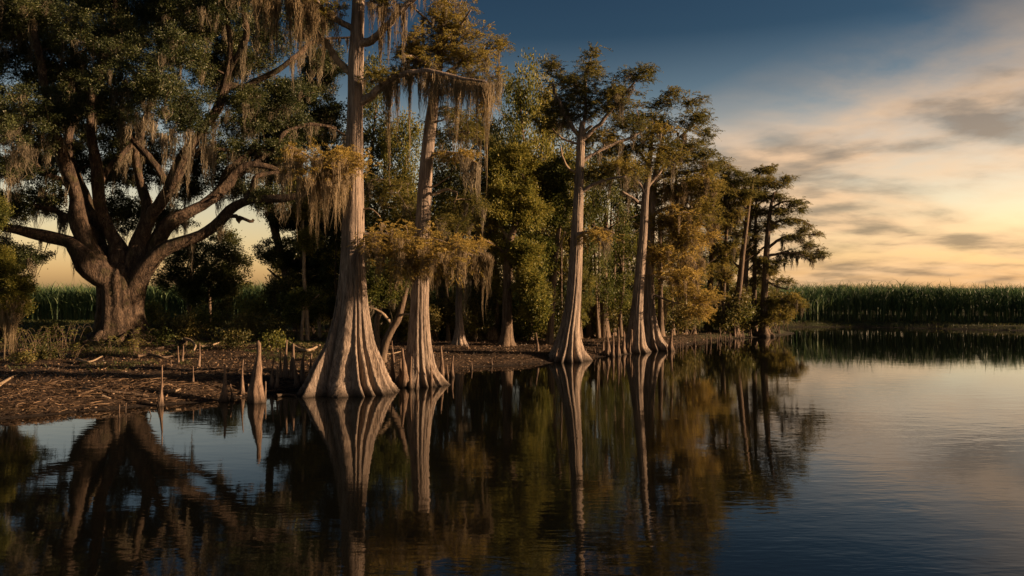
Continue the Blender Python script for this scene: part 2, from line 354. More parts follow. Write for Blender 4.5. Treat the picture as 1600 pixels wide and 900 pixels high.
def make_tree(name, label, cat, base, trunk, limbs=(), pads=(), sty='cyp', leaf='cyp_leaf', bark='cyp_bark', group=None, moss='moss', flute=None, seed=1,
              limbmoss=0, mosslen=60, hang=(), dens=1., twig=1., sides=None, roots=()):
    rs = np.random.RandomState(seed); S = STY[sty]
    px0, py0 = base[:2]; d = base[2] if len(base) > 2 else gpt(px0, py0); s = d/F
    o = img(px0, py0, d); zb = float(gh(o[0], o[1])); org = (o[0], o[1], max(zb, -.15)-.02)
    root = empty(name, org, label, cat, group)
    # trunk
    tp = catmull([img(p[0], p[1], d+(p[3] if len(p) > 3 else 0)) for p in trunk], 14 if flute else 6)
    tr = np.maximum(catmull([[p[2]*s/2, 0, 0] for p in trunk], 14 if flute else 6)[:, 0], .008)
    gb = Geo()
    if flute and sty == 'cyp': fr = np.linspace(0, 1, len(tr)); tr = tr*(1-.15*smooth(fr*2.2))
    if flute:
        ext = tp[:1].copy(); ext[0, 2] = min(zb, 0)-.35
        tp2 = np.vstack([ext, tp]); tr2 = np.r_[tr[0]*1.06, tr]
        fluted(gb, tp2, tr2, np.median(tr), flute[0], flute[1], seed=seed, amp=flute[2], base_amp=flute[3] if len(flute) > 3 else .03)
    else:
        ext = tp[:1].copy(); ext[0, 2] -= .3
        tube(gb, np.vstack([ext, tp]), np.r_[tr[0]*1.1, tr], sides or (10 if tr[0] > .06 else 6), .05, rs)
    gb.build('trunk', M[bark], root, org, True)
    nodes = [tp]; rad = [tr]; own = [np.full(len(tp), -1)]; used = []
    geos = []; lens = []
    for li, lb in enumerate(limbs):
        opts = lb[0] if isinstance(lb[0], dict) else {}; pts = lb[1:] if opts else lb
        n = len(pts); Lw = abs(pts[-1][0]-pts[0][0])*s
        dd = opts.get('dep', (rs.rand()-.5)*.9*Lw)
        P3 = [img(p[0], p[1], d+opts.get('d0', 0)+dd*(k/(n-1))**1.2) for k, p in enumerate(pts)]
        if True:   # start on the wood already there
            allp = np.concatenate(nodes); j0 = int(np.argmin(np.hypot(allp[:, 0]-P3[0][0], allp[:, 2]-P3[0][2])+.05*np.abs(allp[:, 1]-P3[0][1]))); P3 = np.array(P3); P3[:, 1] += allp[j0, 1]-P3[0, 1]; P3[0] = allp[j0]
        pts = [(p[0], p[1], p[2]*(.82 if sty == 'cyp' else 1)) for p in pts]; per = 4 if pts[0][2]*s > .9 else 6; P3 = catmull(P3, per); R3 = np.maximum(catmull([[p[2]*s/2, 0, 0] for p in pts], per)[:, 0], .012)
        jit = rs.normal(size=P3.shape)*R3[:, None]*.3; jit = (jit+np.roll(jit, 1, 0)+np.roll(jit, -1, 0))/(2.2 if R3[0] < .25 else 5); jit[0] = 0; P3 = P3+jit
        if opts.get('wander'):
            tt = np.linspace(0, 1, len(P3)); wv = opts['wander']*s*smooth(tt*3)*(1-.3*tt); P3 = P3+np.c_[np.sin(tt*13+li*2.1)*wv, np.cos(tt*11+li)*wv*1.4, np.sin(tt*17+li*1.3)*wv*.6]; R3 = R3*(1+.10*np.sin(tt*23+li))
        gg = Geo(); tube(gg, P3, R3, 26 if R3[0] > .25 else (10 if R3[0] > .08 else 6), .07, rs); geos.append((gg, opts))
        nodes.append(P3[1:]); rad.append(R3[1:]); own.append(np.full(len(P3)-1, li))
    NP = np.concatenate(nodes); NR = np.concatenate(rad); NO = np.concatenate(own)
    # no twigs from the lower trunk
    hmin = trunk[0][1]-(trunk[0][1]-trunk[-1][1])*.25; zmin = img(0, hmin, d)[2]
    okn = (NO >= 0) | (NP[:, 2] > zmin)
    if okn.sum() > 0: NP, NR, NO = NP[okn], NR[okn], NO[okn]
    pd = pads if isinstance(pads, dict) else {leaf: pads}
    AT = [a+(lk,) for lk, pl in pd.items() for a in pads_to_attr(pl, d, S, rs)]
    gls = {lk: Geo() for lk in pd}; mo = {}
    if AT:
        A = np.array([a[0] for a in AT]); dist = np.array([np.min(np.linalg.norm(NP-a, axis=1)) for a in A])
        for idx in np.argsort(dist):
            a, ms, ml, sk, lk = AT[idx]
            dv = a-NP; c = np.linalg.norm(dv, axis=1)+np.maximum(0, NP[:, 2]-a[2])*.8+(NO == -1)*.25
            j_ = int(np.argmin(c)); p0 = NP[j_]; r0 = min(NR[j_]*.6, .016*twig*np.linalg.norm(a-p0)+.012*sk*40)
            ln = np.linalg.norm(a-p0); mid = (p0+a)/2+np.array([0, 0, .10*ln])+rs.normal(size=3)*ln*.07
            q = catmull([p0, mid, a], 4); r = np.linspace(max(r0, .6*sk), .45*sk, len(q))
            ow = NO[j_]
            if ow < 0: geos.append((Geo(), {})); ow = len(geos)-1
            tgt = geos[ow][0]
            tube(tgt, q, r, 5, 0, rs)
            NP = np.vstack([NP, q[2:]]); NR = np.r_[NR, r[2:]]; NO = np.r_[NO, np.full(len(q)-2, ow)]
            # foliage clump
            cr = S['cr']*sk*(.7+.6*rs.rand()); area = np.pi*(cr/sk)**2*S['fl']
            k = max(8, int(S['cover']*dens*area/(S['L']*S['W']*.5*.6)))
            outd = unit((a-p0)+np.array([0, 0, .1])); nsub = 9
            sub = a+unit(rs.normal(size=(nsub, 3)))*cr*(.45+.6*rs.rand(nsub, 1))*np.array([1, 1, S['fl']])
            if sty in ('cyp', 'cypfar'):
                sprays(gls[lk], None, a, outd, cr, sk*(1 if sty == 'cyp' else .62), S['fl'], max(5, int(9*dens*(cr/sk/S['cr'])**2)), rs)
                if ms and rs.rand() < ms: mo.setdefault(ow, []).append((a-np.array([0, 0, cr*.2]), ml*(.3+.9*rs.rand()**1.5), cr*.42, sk))
                continue
            ci = rs.randint(nsub, size=k)
            pos = sub[ci]+rs.normal(size=(k, 3))*cr*.24*np.array([1, 1, S['fl']])
            dr = unit(pos-a)*.8+outd*.5+rs.normal(size=(k, 3))*.45+np.array([0, 0, S['droop']])
            leaves(gls[lk], pos, dr, S['L']*sk, S['W']*sk, rs=rs)
            if ms and rs.rand() < ms:
                mo.setdefault(ow, []).append((a-np.array([0, 0, cr*.2]), ml*(.45+.8*rs.rand()), cr*.45, sk))
    if limbmoss:
        for li, (gg, opts) in enumerate(geos[:len(limbs)]):
            if opts.get('nomoss'): continue
            P3 = nodes[li+1]; R3 = rad[li+1]; n = int(limbmoss*opts.get('m', 1)*len(P3)/5)
            for _ in range(n):
                k = rs.randint(len(P3)//4, len(P3)); mo.setdefault(li, []).append((P3[k]-np.array([0, 0, R3[k]*.7]), opts.get('ml', mosslen)*s*(.25+1.15*rs.rand()**1.7), 6*s*(.6+.8*rs.rand()), s))
    for hgroup in hang:  # (x0, x1, y, length, n, depth[, limb])
        x0, x1, hy, hl, n, dp = hgroup[:6]
        for _ in range(n):
            mo.setdefault(hgroup[6] if len(hgroup) > 6 else -1, []).append((img(x0+(x1-x0)*rs.rand(), hy+rs.normal()*5, d+dp+rs.normal()*.3), hl*s*(.4+.7*rs.rand()), 6.5*s, s))
    for li, (gg, opts) in enumerate(geos):
        b = gg.build('branch', M[opts.get('mat', bark)], root, org, True); used.append(b)
    tufts = [(ow,)+t_ for ow, lst in mo.items() for i_, t_ in enumerate(lst) if i_ % 4 != 3]
    tufts.sort(key=lambda t_: -t_[2]*t_[3]); rest = Geo()
    for i_, (ow, a, ml, rr_, sk) in enumerate(tufts):
        gm = Geo() if i_ < 95 else rest
        moss_tufts(gm, [a], ml*(.95 if rs.rand() < .55 else .45), rr_*(.6+1.1*rs.rand()**1.5), .72*sk, 52, rs)
        if i_ < 95: gm.build('hanging_moss', M[moss], used[ow] if ow >= 0 else root, org)
    if rest.v: rest.build('hanging_moss', M[moss], root, org)['kind'] = 'stuff'
    for lk, gl in gls.items(): gl.build('crown', M[lk], root, org)
    return root
def children_of(o): return [c for c in o.children]
def copy_tree(o, loc, rz, sc, label, group, cat=None):
    r = o.copy(); COL.objects.link(r); r.location = loc; r.rotation_euler = (0, 0, rz); r.scale = sc
    r['label'] = label
    if group: r['group'] = group
    for ch in children_of(o):
        c = ch.copy(); COL.objects.link(c); c.parent = r
        for gch in children_of(ch):
            e = gch.copy(); COL.objects.link(e); e.parent = c
    return r
# ------------------------------------------------------------------ the large live oak on the left
oak_limbs = [
 ({'wander': 7, 'dep': -3.0, 'm': .5, 'ml': 50, 'd0': -.3}, (189,510,32), (180,452,48), (150,412,38), (115,386,24), (60,368,18), (5,354,13), (-60,340,10), (-120,330,6)),
 ({'wander': 7, 'dep': -3.5, 'd0': -.5}, (189,510,32), (178,450,41), (142,388,25), (115,345,24), (100,300,21), (84,240,18), (78,180,13), (62,110,11), (40,40,8), (20,-40,5)),
 ({'wander': 7, 'dep': 2.5}, (189,510,32), (172,430,36), (150,380,21), (135,325,18), (122,270,15), (112,215,13), (120,150,10), (110,80,8), (125,0,5)),
 ({'wander': 7, 'dep': -1.5}, (189,510,32), (188,430,36), (178,380,21), (165,330,18), (152,270,16), (140,200,13), (150,120,11), (175,50,8), (180,-40,5)),
 ({'wander': 7, 'dep': -2.5, 'd0': -.6}, (189,510,32), (200,448,38), (212,380,23), (232,325,20), (256,285,18), (282,245,17), (312,200,13), (338,160,13), (350,90,9), (342,20,7), (350,-60,4)),
 ({'wander': 7, 'dep': 1.5}, (189,510,32), (205,430,25), (205,380,18), (232,330,15), (225,280,13), (215,210,11), (230,150,8), (250,80,6), (262,0,4)),
 ({'wander': 7, 'dep': 2.5}, (189,510,32), (205,445,38), (240,395,25), (275,352,21), (312,318,18), (350,282,16), (385,262,13), (430,262,8), (470,285,5)),
 ({'wander': 7, 'dep': -2.0, 'm': .8, 'd0': -.4}, (189,510,32), (205,455,38), (250,397,21), (300,365,18), (345,335,15), (395,314,13), (440,306,11), (480,300,6)),
 ({'wander': 7, 'dep': -.6, 'd0': -1.2, 'nomoss': 1}, (347,337,6), (372,342,6), (396,345,3)),
 ({'wander': 7, 'dep': 1.5}, (335,172,11), (365,150,11), (400,140,10), (440,130,8), (470,103,8), (500,80,6), (560,70,3)),
 ({'wander': 7, 'dep': -1.0}, (330,180,10), (375,120,9), (400,60,8), (400,-10,6), (410,-60,4)),
 ({'wander': 7, 'dep': 3.0}, (345,290,10), (400,230,8), (430,205,8), (455,185,6), (500,190,5), (550,205,3)),
 ({'wander': 6, 'dep': -1.5, 'd0': -.5}, (150,400,13), (120,350,12), (80,330,10), (40,320,8), (0,300,6)), ({'wander': 6, 'dep': 2}, (235,340,12), (270,300,10), (290,250,8), (330,235,7), (370,240,4)),
 ({'wander': 6, 'dep': -2}, (262,290,12), (230,240,10), (200,210,8), (190,170,7), (200,120,4)), ({'wander': 5, 'dep': 1.5}, (300,340,11), (330,300,9), (345,260,8), (380,235,6), (420,225,3)),
 ({'wander': 6, 'dep': 1.5}, (150,300,11), (180,260,9), (210,240,8), (230,200,5)), ({'wander': 6, 'dep': -1.5}, (100,300,11), (60,270,9), (30,230,8), (10,180,5)), ({'wander': 5, 'dep': 1}, (390,305,8), (420,280,7), (450,275,5), (480,250,3))]
oak_pads = [(235,128,82,50,-4,.5,60), (180,40,90,50,0,.5,50), (40,60,70,60,0,.5,60), (90,-20,130,40,0), (330,40,70,50,1,.6,60), (300,-30,130,35,0),
 (30,190,62,44,-5,.7,70), (-40,120,50,90,-1), (20,260,40,24,-4,.9,70), (95,130,60,42,1,.6,70), (420,45,45,40,2,.6,60), (380,95,50,26,2,.6,70),
 (330,115,40,30,2,.4,50), (400,190,50,26,3,.6,50), (350,230,46,22,2,.6,55), (430,240,40,26,3,.5,50), (370,290,52,18,3,.6,40), (450,150,46,28,3,.5,50),
 (215,255,55,32,3,.5,50), (190,330,38,30,4,.5,50), (250,340,40,22,4,.5,50), (290,180,40,28,-2,.7,70), (285,290,30,22,3,.6,50), (150,60,60,36,-3,.5,60), (290,80,44,30,-3.5,.5,60), (90,170,44,30,-3,.6,60), (380,150,36,24,-1,.6,60), (340,0,60,34,-3,.6,60), (20,20,60,40,-3,.5,60), (100,190,50,30,5,.5,60), (170,270,40,30,5,.5,60), (230,220,50,30,5,.4,50), (310,260,40,24,5,.4,50), (400,250,40,24,5,.4,50), (60,250,40,30,5,.5,50), (270,30,50,40,4,.4,50), (160,130,50,40,4,.4,50), (440,200,40,24,4,.4,50), (120,240,40,34,3,.6,60), (60,310,44,24,1,.8,50),
 (10,330,36,26,-2,.9,60), (40,400,36,22,-2.5,.7,50), (-20,380,40,26,-2,.7,60), (160,180,40,40,3,.4,60), (500,90,35,25,3,.4,50), (480,40,40,35,3,.5,50), (420,310,32,15,-1,.6,60)]
oak = make_tree('live_oak', 'huge spreading live oak with thick mossy forked limbs at left, standing before the green cane', 'tree', (192, 536),
  [(190,541,136), (190,533,112), (189,522,92), (188,505,76), (188,480,67), (189,455,68), (190,435,68), (192,420,56), (193,408,36), (194,398,10)],
  oak_limbs, oak_pads, 'oak', 'oak_leaf', 'oak_bark', seed=11, twig=2.2, flute=(9, 120, .95, .05), limbmoss=3.4, mosslen=54, dens=.62,
  hang=[(212,245,180,75,7,-4.5,4), (255,300,205,100,9,-4,4), (322,342,225,95,5,-3,6), (10,75,228,95,11,-5,1), (60,100,150,60,6,-3,1)])
org = np.array(oak.location)
for k, (an, ln, r0) in enumerate([(-.35, 3.6, .30), (-.95, 3.3, .26), (-1.6, 2.6, .30), (-2.25, 3.2, .26), (-2.9, 3.0, .28), (.15, 4.2, .24), (-.65, 5.0, .17), (-1.25, 3.6, .16)]):
    g = Geo(); P_ = []
    for t in np.linspace(0, 1, 12):
        rr_ = 1.3+ln*t; a_ = an+.30*math.sin(t*4+k*2.1); x_, y_ = org[0]+rr_*math.cos(a_), org[1]+rr_*math.sin(a_)
        P_.append((x_, y_, float(gh(x_, y_))+.10*math.sin(t*9+k)*(1-t)+.05+1.1*max(0, .3-t)))
    tube(g, P_, np.linspace(r0*1.15, .05, 12), 9, .12); g.build('root', M['oak_bark'], oak, org, True)

# ------------------------------------------------------------------ bald cypresses of the waterline
B = (18, 96, 1.0)
make_tree('bald_cypress', 'tallest bald cypress with a wide fluted base in the water, nearest the camera', 'tree', (543, 612),
  [(543,616,150), (543,604,134), (543,588,118), (545,560,98), (547,528,80), (549,495,65), (550,455,53), (551,410,45), (552,350,40), (553,280,34), (554,210,30), (555,150,27), (556,100,28), (558,50,24), (560,0,22), (562,-80,18), (564,-190,10)],
  [({'dep': .8, 'mat': 'bare_wood'}, (546,122,14), (532,98,13), (510,68,11), (492,48,9), (482,22,8), (478,-10,6)),
   ({'dep': -.8}, (552,55,13), (528,32,11), (508,14,9), (490,-4,7), (450,-40,5)),
   ({'dep': -.6}, (562,76,18), (585,58,15), (612,34,13), (638,8,11), (690,-50,7)),
   ({'dep': -.9, 'm': 2.2, 'ml': 135}, (560,162,18), (585,146,15), (612,124,12), (645,112,10), (680,112,9), (718,122,7), (760,128,4)),
   ({'dep': -1.0, 'm': 2.2, 'ml': 110}, (548,262,9), (525,258,7), (500,258,6), (480,243,5), (450,226,3)),
   ({'dep': -1.2, 'm': 3.2, 'ml': 95}, (562,368,10), (600,368,8), (640,370,8), (690,378,6), (740,392,4), (765,402,3)),
   ({'dep': 1.5}, (560,-60,14), (500,-110,9), (430,-130,5)), ({'dep': -1.5}, (560,-60,12), (640,-120,8), (720,-150,4)),
   ({'dep': -.2, 'mat': 'bare_wood', 'nomoss': 1}, (561,330,4), (578,326,3), (594,338,2))],
  {'cyp_leaf': [(470,-70,95,34,0,.7,120), (640,-80,110,36,0,.5,90), (560,-170,110,45,0), (430,-15,60,22,-.5,1,110), (500,12,38,14,-.5,.9,90), (600,0,30,12,-.4,.9,70),(590,118,30,10,-.5,.4,60)],
   'cyp_sunlit': [(505,258,62,26,-1.1,.9,90), (462,238,24,16,-1.2,.8,80), (565,255,16,16,-1.0,.3,40), (625,378,58,30,-1.1,.9,60), (700,392,62,26,-1.4,.9,55), (665,415,70,22,-1.2,.8,40)]},
  'cyp', 'cyp_leaf', 'cyp_bark', moss='moss_sunlit', seed=21, dens=1.3, flute=(17, 200, 1.05), limbmoss=3.2, mosslen=80,
  hang=[(400,480,0,120,26,-.8,1), (480,530,20,95,12,-.6,1), (575,625,5,85,14,-.4,2), (462,545,285,95,34,-1.1,4), (585,765,400,62,60,-1.1,5)])

make_tree('bald_cypress', 'straight slim bald cypress with pale bark just right of the tallest one', 'tree', (655, 601),
  [(655,603,92), (655,593,74), (655,572,56), (655,540,43), (655,505,37), (656,470,33), (659,400,30), (662,330,27), (666,260,24), (672,200,22), (680,140,19), (688,75,15), (694,20,10), (700,-50,4)],
  [({'dep': -.6, 'm': 1.6, 'ml': 60}, (668,248,8), (690,238,7), (715,240,6), (735,250,5), (747,258,3)),
   ({'dep': -.4, 'mat': 'bare_wood', 'nomoss': 1}, (667,312,7), (682,302,6), (698,297,5), (713,300,3)),
   ({'dep': -.6, 'mat': 'bare_wood', 'nomoss': 1}, (668,296,4), (684,288,3), (703,275,2)),
   ({'dep': -.5, 'mat': 'bare_wood', 'nomoss': 1}, (675,192,5), (684,190,4), (694,187,2)),
   ({'dep': 1}, (682,130,10), (710,105,8), (745,85,6), (785,72,3)), ({'dep': -1}, (683,120,9), (660,95,7), (630,85,4)),
   ({'dep': -1}, (688,70,8), (715,45,6), (735,15,3)), ({'dep': 1}, (690,55,7), (665,30,5), (640,5,3)), ({'dep': .5}, (680,150,8), (715,140,6), (765,135,4))],
  {'cyp_leaf': [(690,70,55,26,0,.4,50), (735,92,45,16,0,.7,60), (778,70,26,10,.5,.2,30), (745,122,45,16,-.4,.9,70), (700,25,42,26,0,.5,40), (660,100,48,20,0,.5,50), (640,78,30,14,0,.4,50), (700,-25,45,30,0), (725,50,35,16,-.5,.4,40), (620,118,35,12,.3,.4,45)],
   'broad_y': [], 'cyp_sunlit': [(715,245,34,12,-.5,.9,55), (762,155,14,22,-.6,.7,60)],
   'cyp_dark': [(720,205,48,18,.6,.5,50),(700,180,35,14,.8,.4,50), (735,318,34,16,.3,.5,45), (700,345,40,18,.5,.3,40), (640,330,34,24,1.2,.3,40), (610,300,40,30,1.6,.3,50)]},
  'cyp', 'cyp_leaf', 'cyp_bark', seed=22, dens=1.6, flute=(12, 130, 1.05), limbmoss=2.2, mosslen=64, hang=[(655,785,130,75,46,-.8), (722,750,262,80,12,-.6,0), (590,640,120,70,14,-.6)])
make_tree('bald_cypress', 'bald cypress with a flared base standing alone at the middle of the bank', 'tree', (885, 562),
  [(884,563,66), (885,553,56), (887,538,46), (889,518,37), (893,490,31), (897,450,27), (900,400,24), (902,350,21), (904,300,18), (906,255,16), (908,215,14), (910,190,9)],
  [({'dep': -.5}, (908,216,9), (893,196,8), (882,176,7), (877,164,6), (868,150,5), (862,128,4)), ({'dep': .8}, (909,212,8), (915,170,6), (914,120,5), (925,100,3)),
   ({'dep': -.8}, (908,224,10), (928,200,8), (950,178,7), (972,152,5), (992,128,3)), ({'dep': -.4, 'mat': 'bare_wood', 'nomoss': 1}, (909,212,7), (917,202,6), (925,197,4)),
   ({'dep': .6, 'm': .6}, (906,255,8), (928,240,7), (955,226,6), (985,215,5), (1010,200,3)), ({'dep': -.4, 'mat': 'bare_wood', 'nomoss': 1}, (905,226,5), (885,220,4), (868,207,3), (863,200,2)),
   ({'dep': -.6, 'mat': 'bare_wood', 'nomoss': 1}, (903,272,6), (888,262,5), (879,245,4), (876,230,3)), ({'dep': -.5, 'm': .8}, (904,302,8), (925,290,7), (950,280,5), (978,275,3)),
   ({'dep': -.8, 'm': 2.5, 'ml': 45}, (900,372,7), (920,362,6), (940,358,5), (960,364,3))],
  {'cyp_dark': [(862,104,20,11,0,.2,25), (880,125,38,12,0,.3,30), (925,108,24,16,0,.1,25), (925,86,12,8), (912,140,52,15,0,.3,30), (880,165,46,16,.5,.4,35), (958,142,38,14,-.5,.3,30), (992,120,26,12,-.7,.2,25), (1008,112,14,8,-.8), (965,168,50,14,0,.4,30), (870,190,36,16,.5,.4,40), (905,180,40,14,.4,.3,30), (985,195,36,12,.5,.4,30), (940,275,50,12,.3,.6,35)],
   'cyp_sunlit': [(938,368,30,11,-.7,.9,40)], 'cyp_leaf': [(935,215,40,12,.6,.5,35), (965,265,40,12,.3,.5,35)]},
  'cyp', 'cyp_leaf', 'cyp_bark', seed=23, flute=(11, 120, 1.05), limbmoss=1.3, mosslen=44, dens=1.75)
make_tree('bald_cypress', 'left tree of the close cypress pair on the middle bank', 'tree', (992, 549),
  [(992,550,46), (992,542,38), (993,530,32), (994,512,27), (995,490,23), (998,450,19), (1002,400,17), (1006,350,15), (1008,310,13), (1013,270,11), (1017,230,8), (1020,200,5)],
  [({'dep': -.5}, (1009,305,7), (997,285,5), (980,275,4)), ({'dep': -.5}, (1008,320,7), (990,310,6), (972,300,4)), ({'dep': .5}, (1010,300,7), (1030,270,6), (1050,250,4), (1065,235,3)), ({'dep': .6}, (1014,262,6), (1000,235,5), (985,215,3))],
  {'cyp_dark': [(1000,185,42,13,0,.2,25), (1035,162,32,11,.3,.1), (1050,148,14,8), (1080,160,22,10,.4), (1050,192,50,13,.2,.3,30), (1090,182,20,10,.2), (1010,225,55,14,0,.5,35), (975,235,36,12,0,.5,35), (985,290,34,12,.3,.5,40)],
   'cyp_leaf': [(1030,205,50,12,-.4,.4,30), (1000,255,50,12,-.4,.6,40), (1040,240,30,10,0,.5,30)]},
  'cyp', 'cyp_leaf', 'cyp_bark', seed=24, flute=(10, 96, 1.0), limbmoss=1.2, mosslen=44, dens=1.7)
make_tree('bald_cypress', 'right tree of the close cypress pair, with a wide flared base', 'tree', (1018, 544),
  [(1018,545,52), (1017,537,44), (1016,525,36), (1015,508,29), (1014,485,23), (1014,450,19), (1015,400,17), (1017,350,15), (1020,300,13), (1026,265,10), (1032,230,7), (1038,205,4)],
  [({'dep': -.7, 'm': 1.6}, (1019,335,8), (1040,325,7), (1065,324,6), (1092,332,4), (1110,340,3)), ({'dep': -.7, 'm': 1.4}, (1017,392,6), (1040,385,5), (1062,376,4), (1080,362,3)),
   ({'dep': .6, 'm': 1.2}, (1023,285,8), (1050,272,7), (1085,268,5), (1120,260,4)), ({'dep': .4, 'mat': 'bare_wood'}, (1021,310,6), (1035,298,5), (1052,290,4), (1056,272,3)), ({'dep': -.6}, (1030,240,5), (1060,215,4), (1085,195,3)),
   ({'dep': -1.0}, (1016,425,5), (1045,430,4), (1075,440,3)), ({'dep': -1.0}, (1016,460,5), (1045,470,4), (1080,480,3))],
  {'cyp_dark': [(1072,228,46,12,0,.3,30), (1102,210,14,9), (1065,250,56,11,.2,.5,30), (1098,240,18,8), (1108,264,22,8,.3), (1040,270,40,10,.3,.6,35)],
   'cyp_leaf': [(1080,285,44,14,-.3,.7,40), (1110,300,26,16,-.2,.5,40), (1050,300,40,14,.2,.7,45), (1100,330,34,18,-.6,.7,40)],
   'cyp_sunlit': [(1050,345,46,20,-.6,.9,45), (1085,365,34,22,-.7,.9,45), (1045,395,38,20,-.8,.9,45), (1065,430,40,24,-1,.8,40), (1085,465,34,20,-1,.6,30), (1095,488,26,12,-1,.4,20)]},
  'cyp', 'cyp_leaf', 'cyp_bark', seed=25, moss='moss_sunlit', flute=(11, 110, 1.0), limbmoss=1.5, mosslen=46, dens=1.7, hang=[(1035,1095,300,55,26,-.5), (1040,1100,400,50,20,-.8)])
# the far point
make_tree('bald_cypress', 'shorter dark cypress inland of the far point, with its trunk bare below the crown', 'tree', (1107, 517),
  [(1106,518,18), (1107,505,13), (1108,480,11), (1110,440,9), (1112,400,8), (1114,370,7), (1118,340,4)],
  [({'dep': .5}, (1112,385,5), (1130,365,4), (1145,355,3)), ({'dep': -.5}, (1113,375,4), (1100,352,3), (1085,345,2)), ({'dep': .5, 'mat': 'bare_wood', 'nomoss': 1}, (1108,480,4), (1118,455,3), (1130,430,2))],
  {'cyp_leaf': [(1122,262,24,14), (1128,290,26,14), (1112,318,30,14), (1135,325,24,12), (1150,300,16,10), (1115,340,30,11,0,.5,25), (1145,350,22,9,.3,.4,25), (1095,330,24,11,0,.4,25), (1125,315,26,10), (1105,300,22,9), (1140,395,22,8,.3,.6,25), (1090,370,20,8,0,.6,25)]},
  'cypfar', 'cyp_leaf', 'dark_bark', seed=26, dens=2.2, flute=(9, 48, .9), limbmoss=1, mosslen=22)
make_tree('bald_cypress', 'leaning cypress, leftmost of the three slender trunks on the far point', 'tree', (1148, 523),
  [(1147,524,24), (1148,517,16), (1149,505,12), (1151,480,10), (1156,440,9), (1160,400,8), (1165,360,7), (1170,320,6), (1175,290,4), (1178,275,2)],
  [({'dep': .4}, (1166,352,4), (1150,335,3), (1138,322,2)), ({'dep': -.4}, (1169,330,4), (1155,310,3), (1145,290,2)), ({'dep': .4}, (1158,420,4), (1145,410,3), (1132,405,2)), ({'dep': .4}, (1172,310,4), (1160,285,3), (1152,275,2))],
  {'cyp_dark': [(1130,300,18,10,.5), (1138,335,20,10,.6,.4,20), (1150,365,18,8,.6,.4,20), (1152,272,20,8), (1140,284,14,7), (1168,284,22,8), (1145,305,24,8,0,.4,15), (1132,322,18,7,0,.4,15), (1165,302,24,8), (1140,350,18,7,0,.6,20), (1135,405,16,6,0,.5,20), (1150,380,14,6,0,.5,20)]},
  'cypfar', 'cyp_dark', 'dark_bark', seed=27, dens=2.1, flute=(9, 64, .9), limbmoss=.8, mosslen=18)
make_tree('bald_cypress', 'tallest cypress of the far point, middle one of its three slender trunks', 'tree', (1163, 521.5),
  [(1164,522,26), (1163,515,16), (1163,500,12), (1163,470,11), (1164,430,10), (1167,390,9), (1170,350,8), (1175,310,6), (1182,280,4), (1188,266,2)],
  [({'dep': .4}, (1175,310,5), (1190,290,4), (1205,275,2)), ({'dep': -.4}, (1172,335,4), (1190,315,3), (1215,300,2)), ({'dep': .4}, (1168,385,4), (1182,365,3), (1196,350,2)), ({'dep': -.3}, (1164,430,3), (1178,412,2), (1190,408,2)), ({'dep': .2}, (1180,285,4), (1188,270,2))],
  {'cyp_dark': [(1188,268,15,7), (1205,266,14,8), (1228,281,13,6,0,.2,12), (1195,285,26,8), (1215,292,20,7), (1185,305,24,8,0,.3,12), (1212,308,22,7,0,.4,15), (1190,330,24,8,0,.5,15), (1185,360,16,6,0,.5,15), (1182,405,15,6,0,.6,18), (1180,440,14,7,0,.6,18)]},
  'cypfar', 'cyp_dark', 'dark_bark', seed=28, dens=2.1, flute=(9, 64, .9), limbmoss=.8, mosslen=18)
make_tree('bald_cypress', 'last cypress at the tip of the far point, its branches reaching over open water', 'tree', (1194, 522),
  [(1194,523,30), (1194,516,18), (1194,503,13), (1194,470,11), (1196,430,10), (1198,390,9), (1201,350,7), (1205,320,5), (1210,300,3)],
  [({'dep': .4, 'm': 1.3}, (1201,350,5), (1220,345,4), (1245,342,3), (1268,352,2)), ({'dep': -.4, 'm': 1.6, 'ml': 30}, (1198,388,5), (1222,372,4), (1250,368,3), (1282,366,2)), ({'dep': -.4, 'm': 1.8, 'ml': 34}, (1198,402,5), (1215,396,4), (1240,396,3), (1272,402,2)),
   ({'dep': .3}, (1204,325,4), (1225,315,3), (1252,316,2)), ({'dep': -.5}, (1196,440,4), (1212,447,3), (1232,452,2)), ({'dep': .5}, (1197,430,4), (1185,412,3), (1178,395,2))],
  {'cyp_dark': [(1240,318,20,7,0,.2,10), (1250,328,10,5), (1222,330,22,7,0,.4,14), (1232,345,24,7,0,.4,14), (1256,360,16,6,0,.5,15), (1276,365,9,4), (1235,372,24,6,0,.6,18), (1268,383,18,6,0,.5,18), (1282,397,9,5,0,.8,25), (1245,395,26,7,0,.9,30), (1270,402,14,5,0,1,30), (1215,410,20,6,0,.6,20), (1222,440,20,6,0,.5,15), (1205,420,18,7,0,.5,18), (1210,468,20,8,0,.7,20)],
   'cyp_leaf': [(1240,466,17,8,-.3,.8,22), (1252,478,10,6,-.3,.8,18), (1215,488,26,10,-.5,.6,18), (1200,500,18,7,-.6,.3,12), (1230,495,10,6,-.5,.5,12)]},
  'cypfar', 'cyp_dark', 'dark_bark', seed=29, dens=2.1, flute=(9, 64, .9), limbmoss=1, mosslen=20, moss='moss')

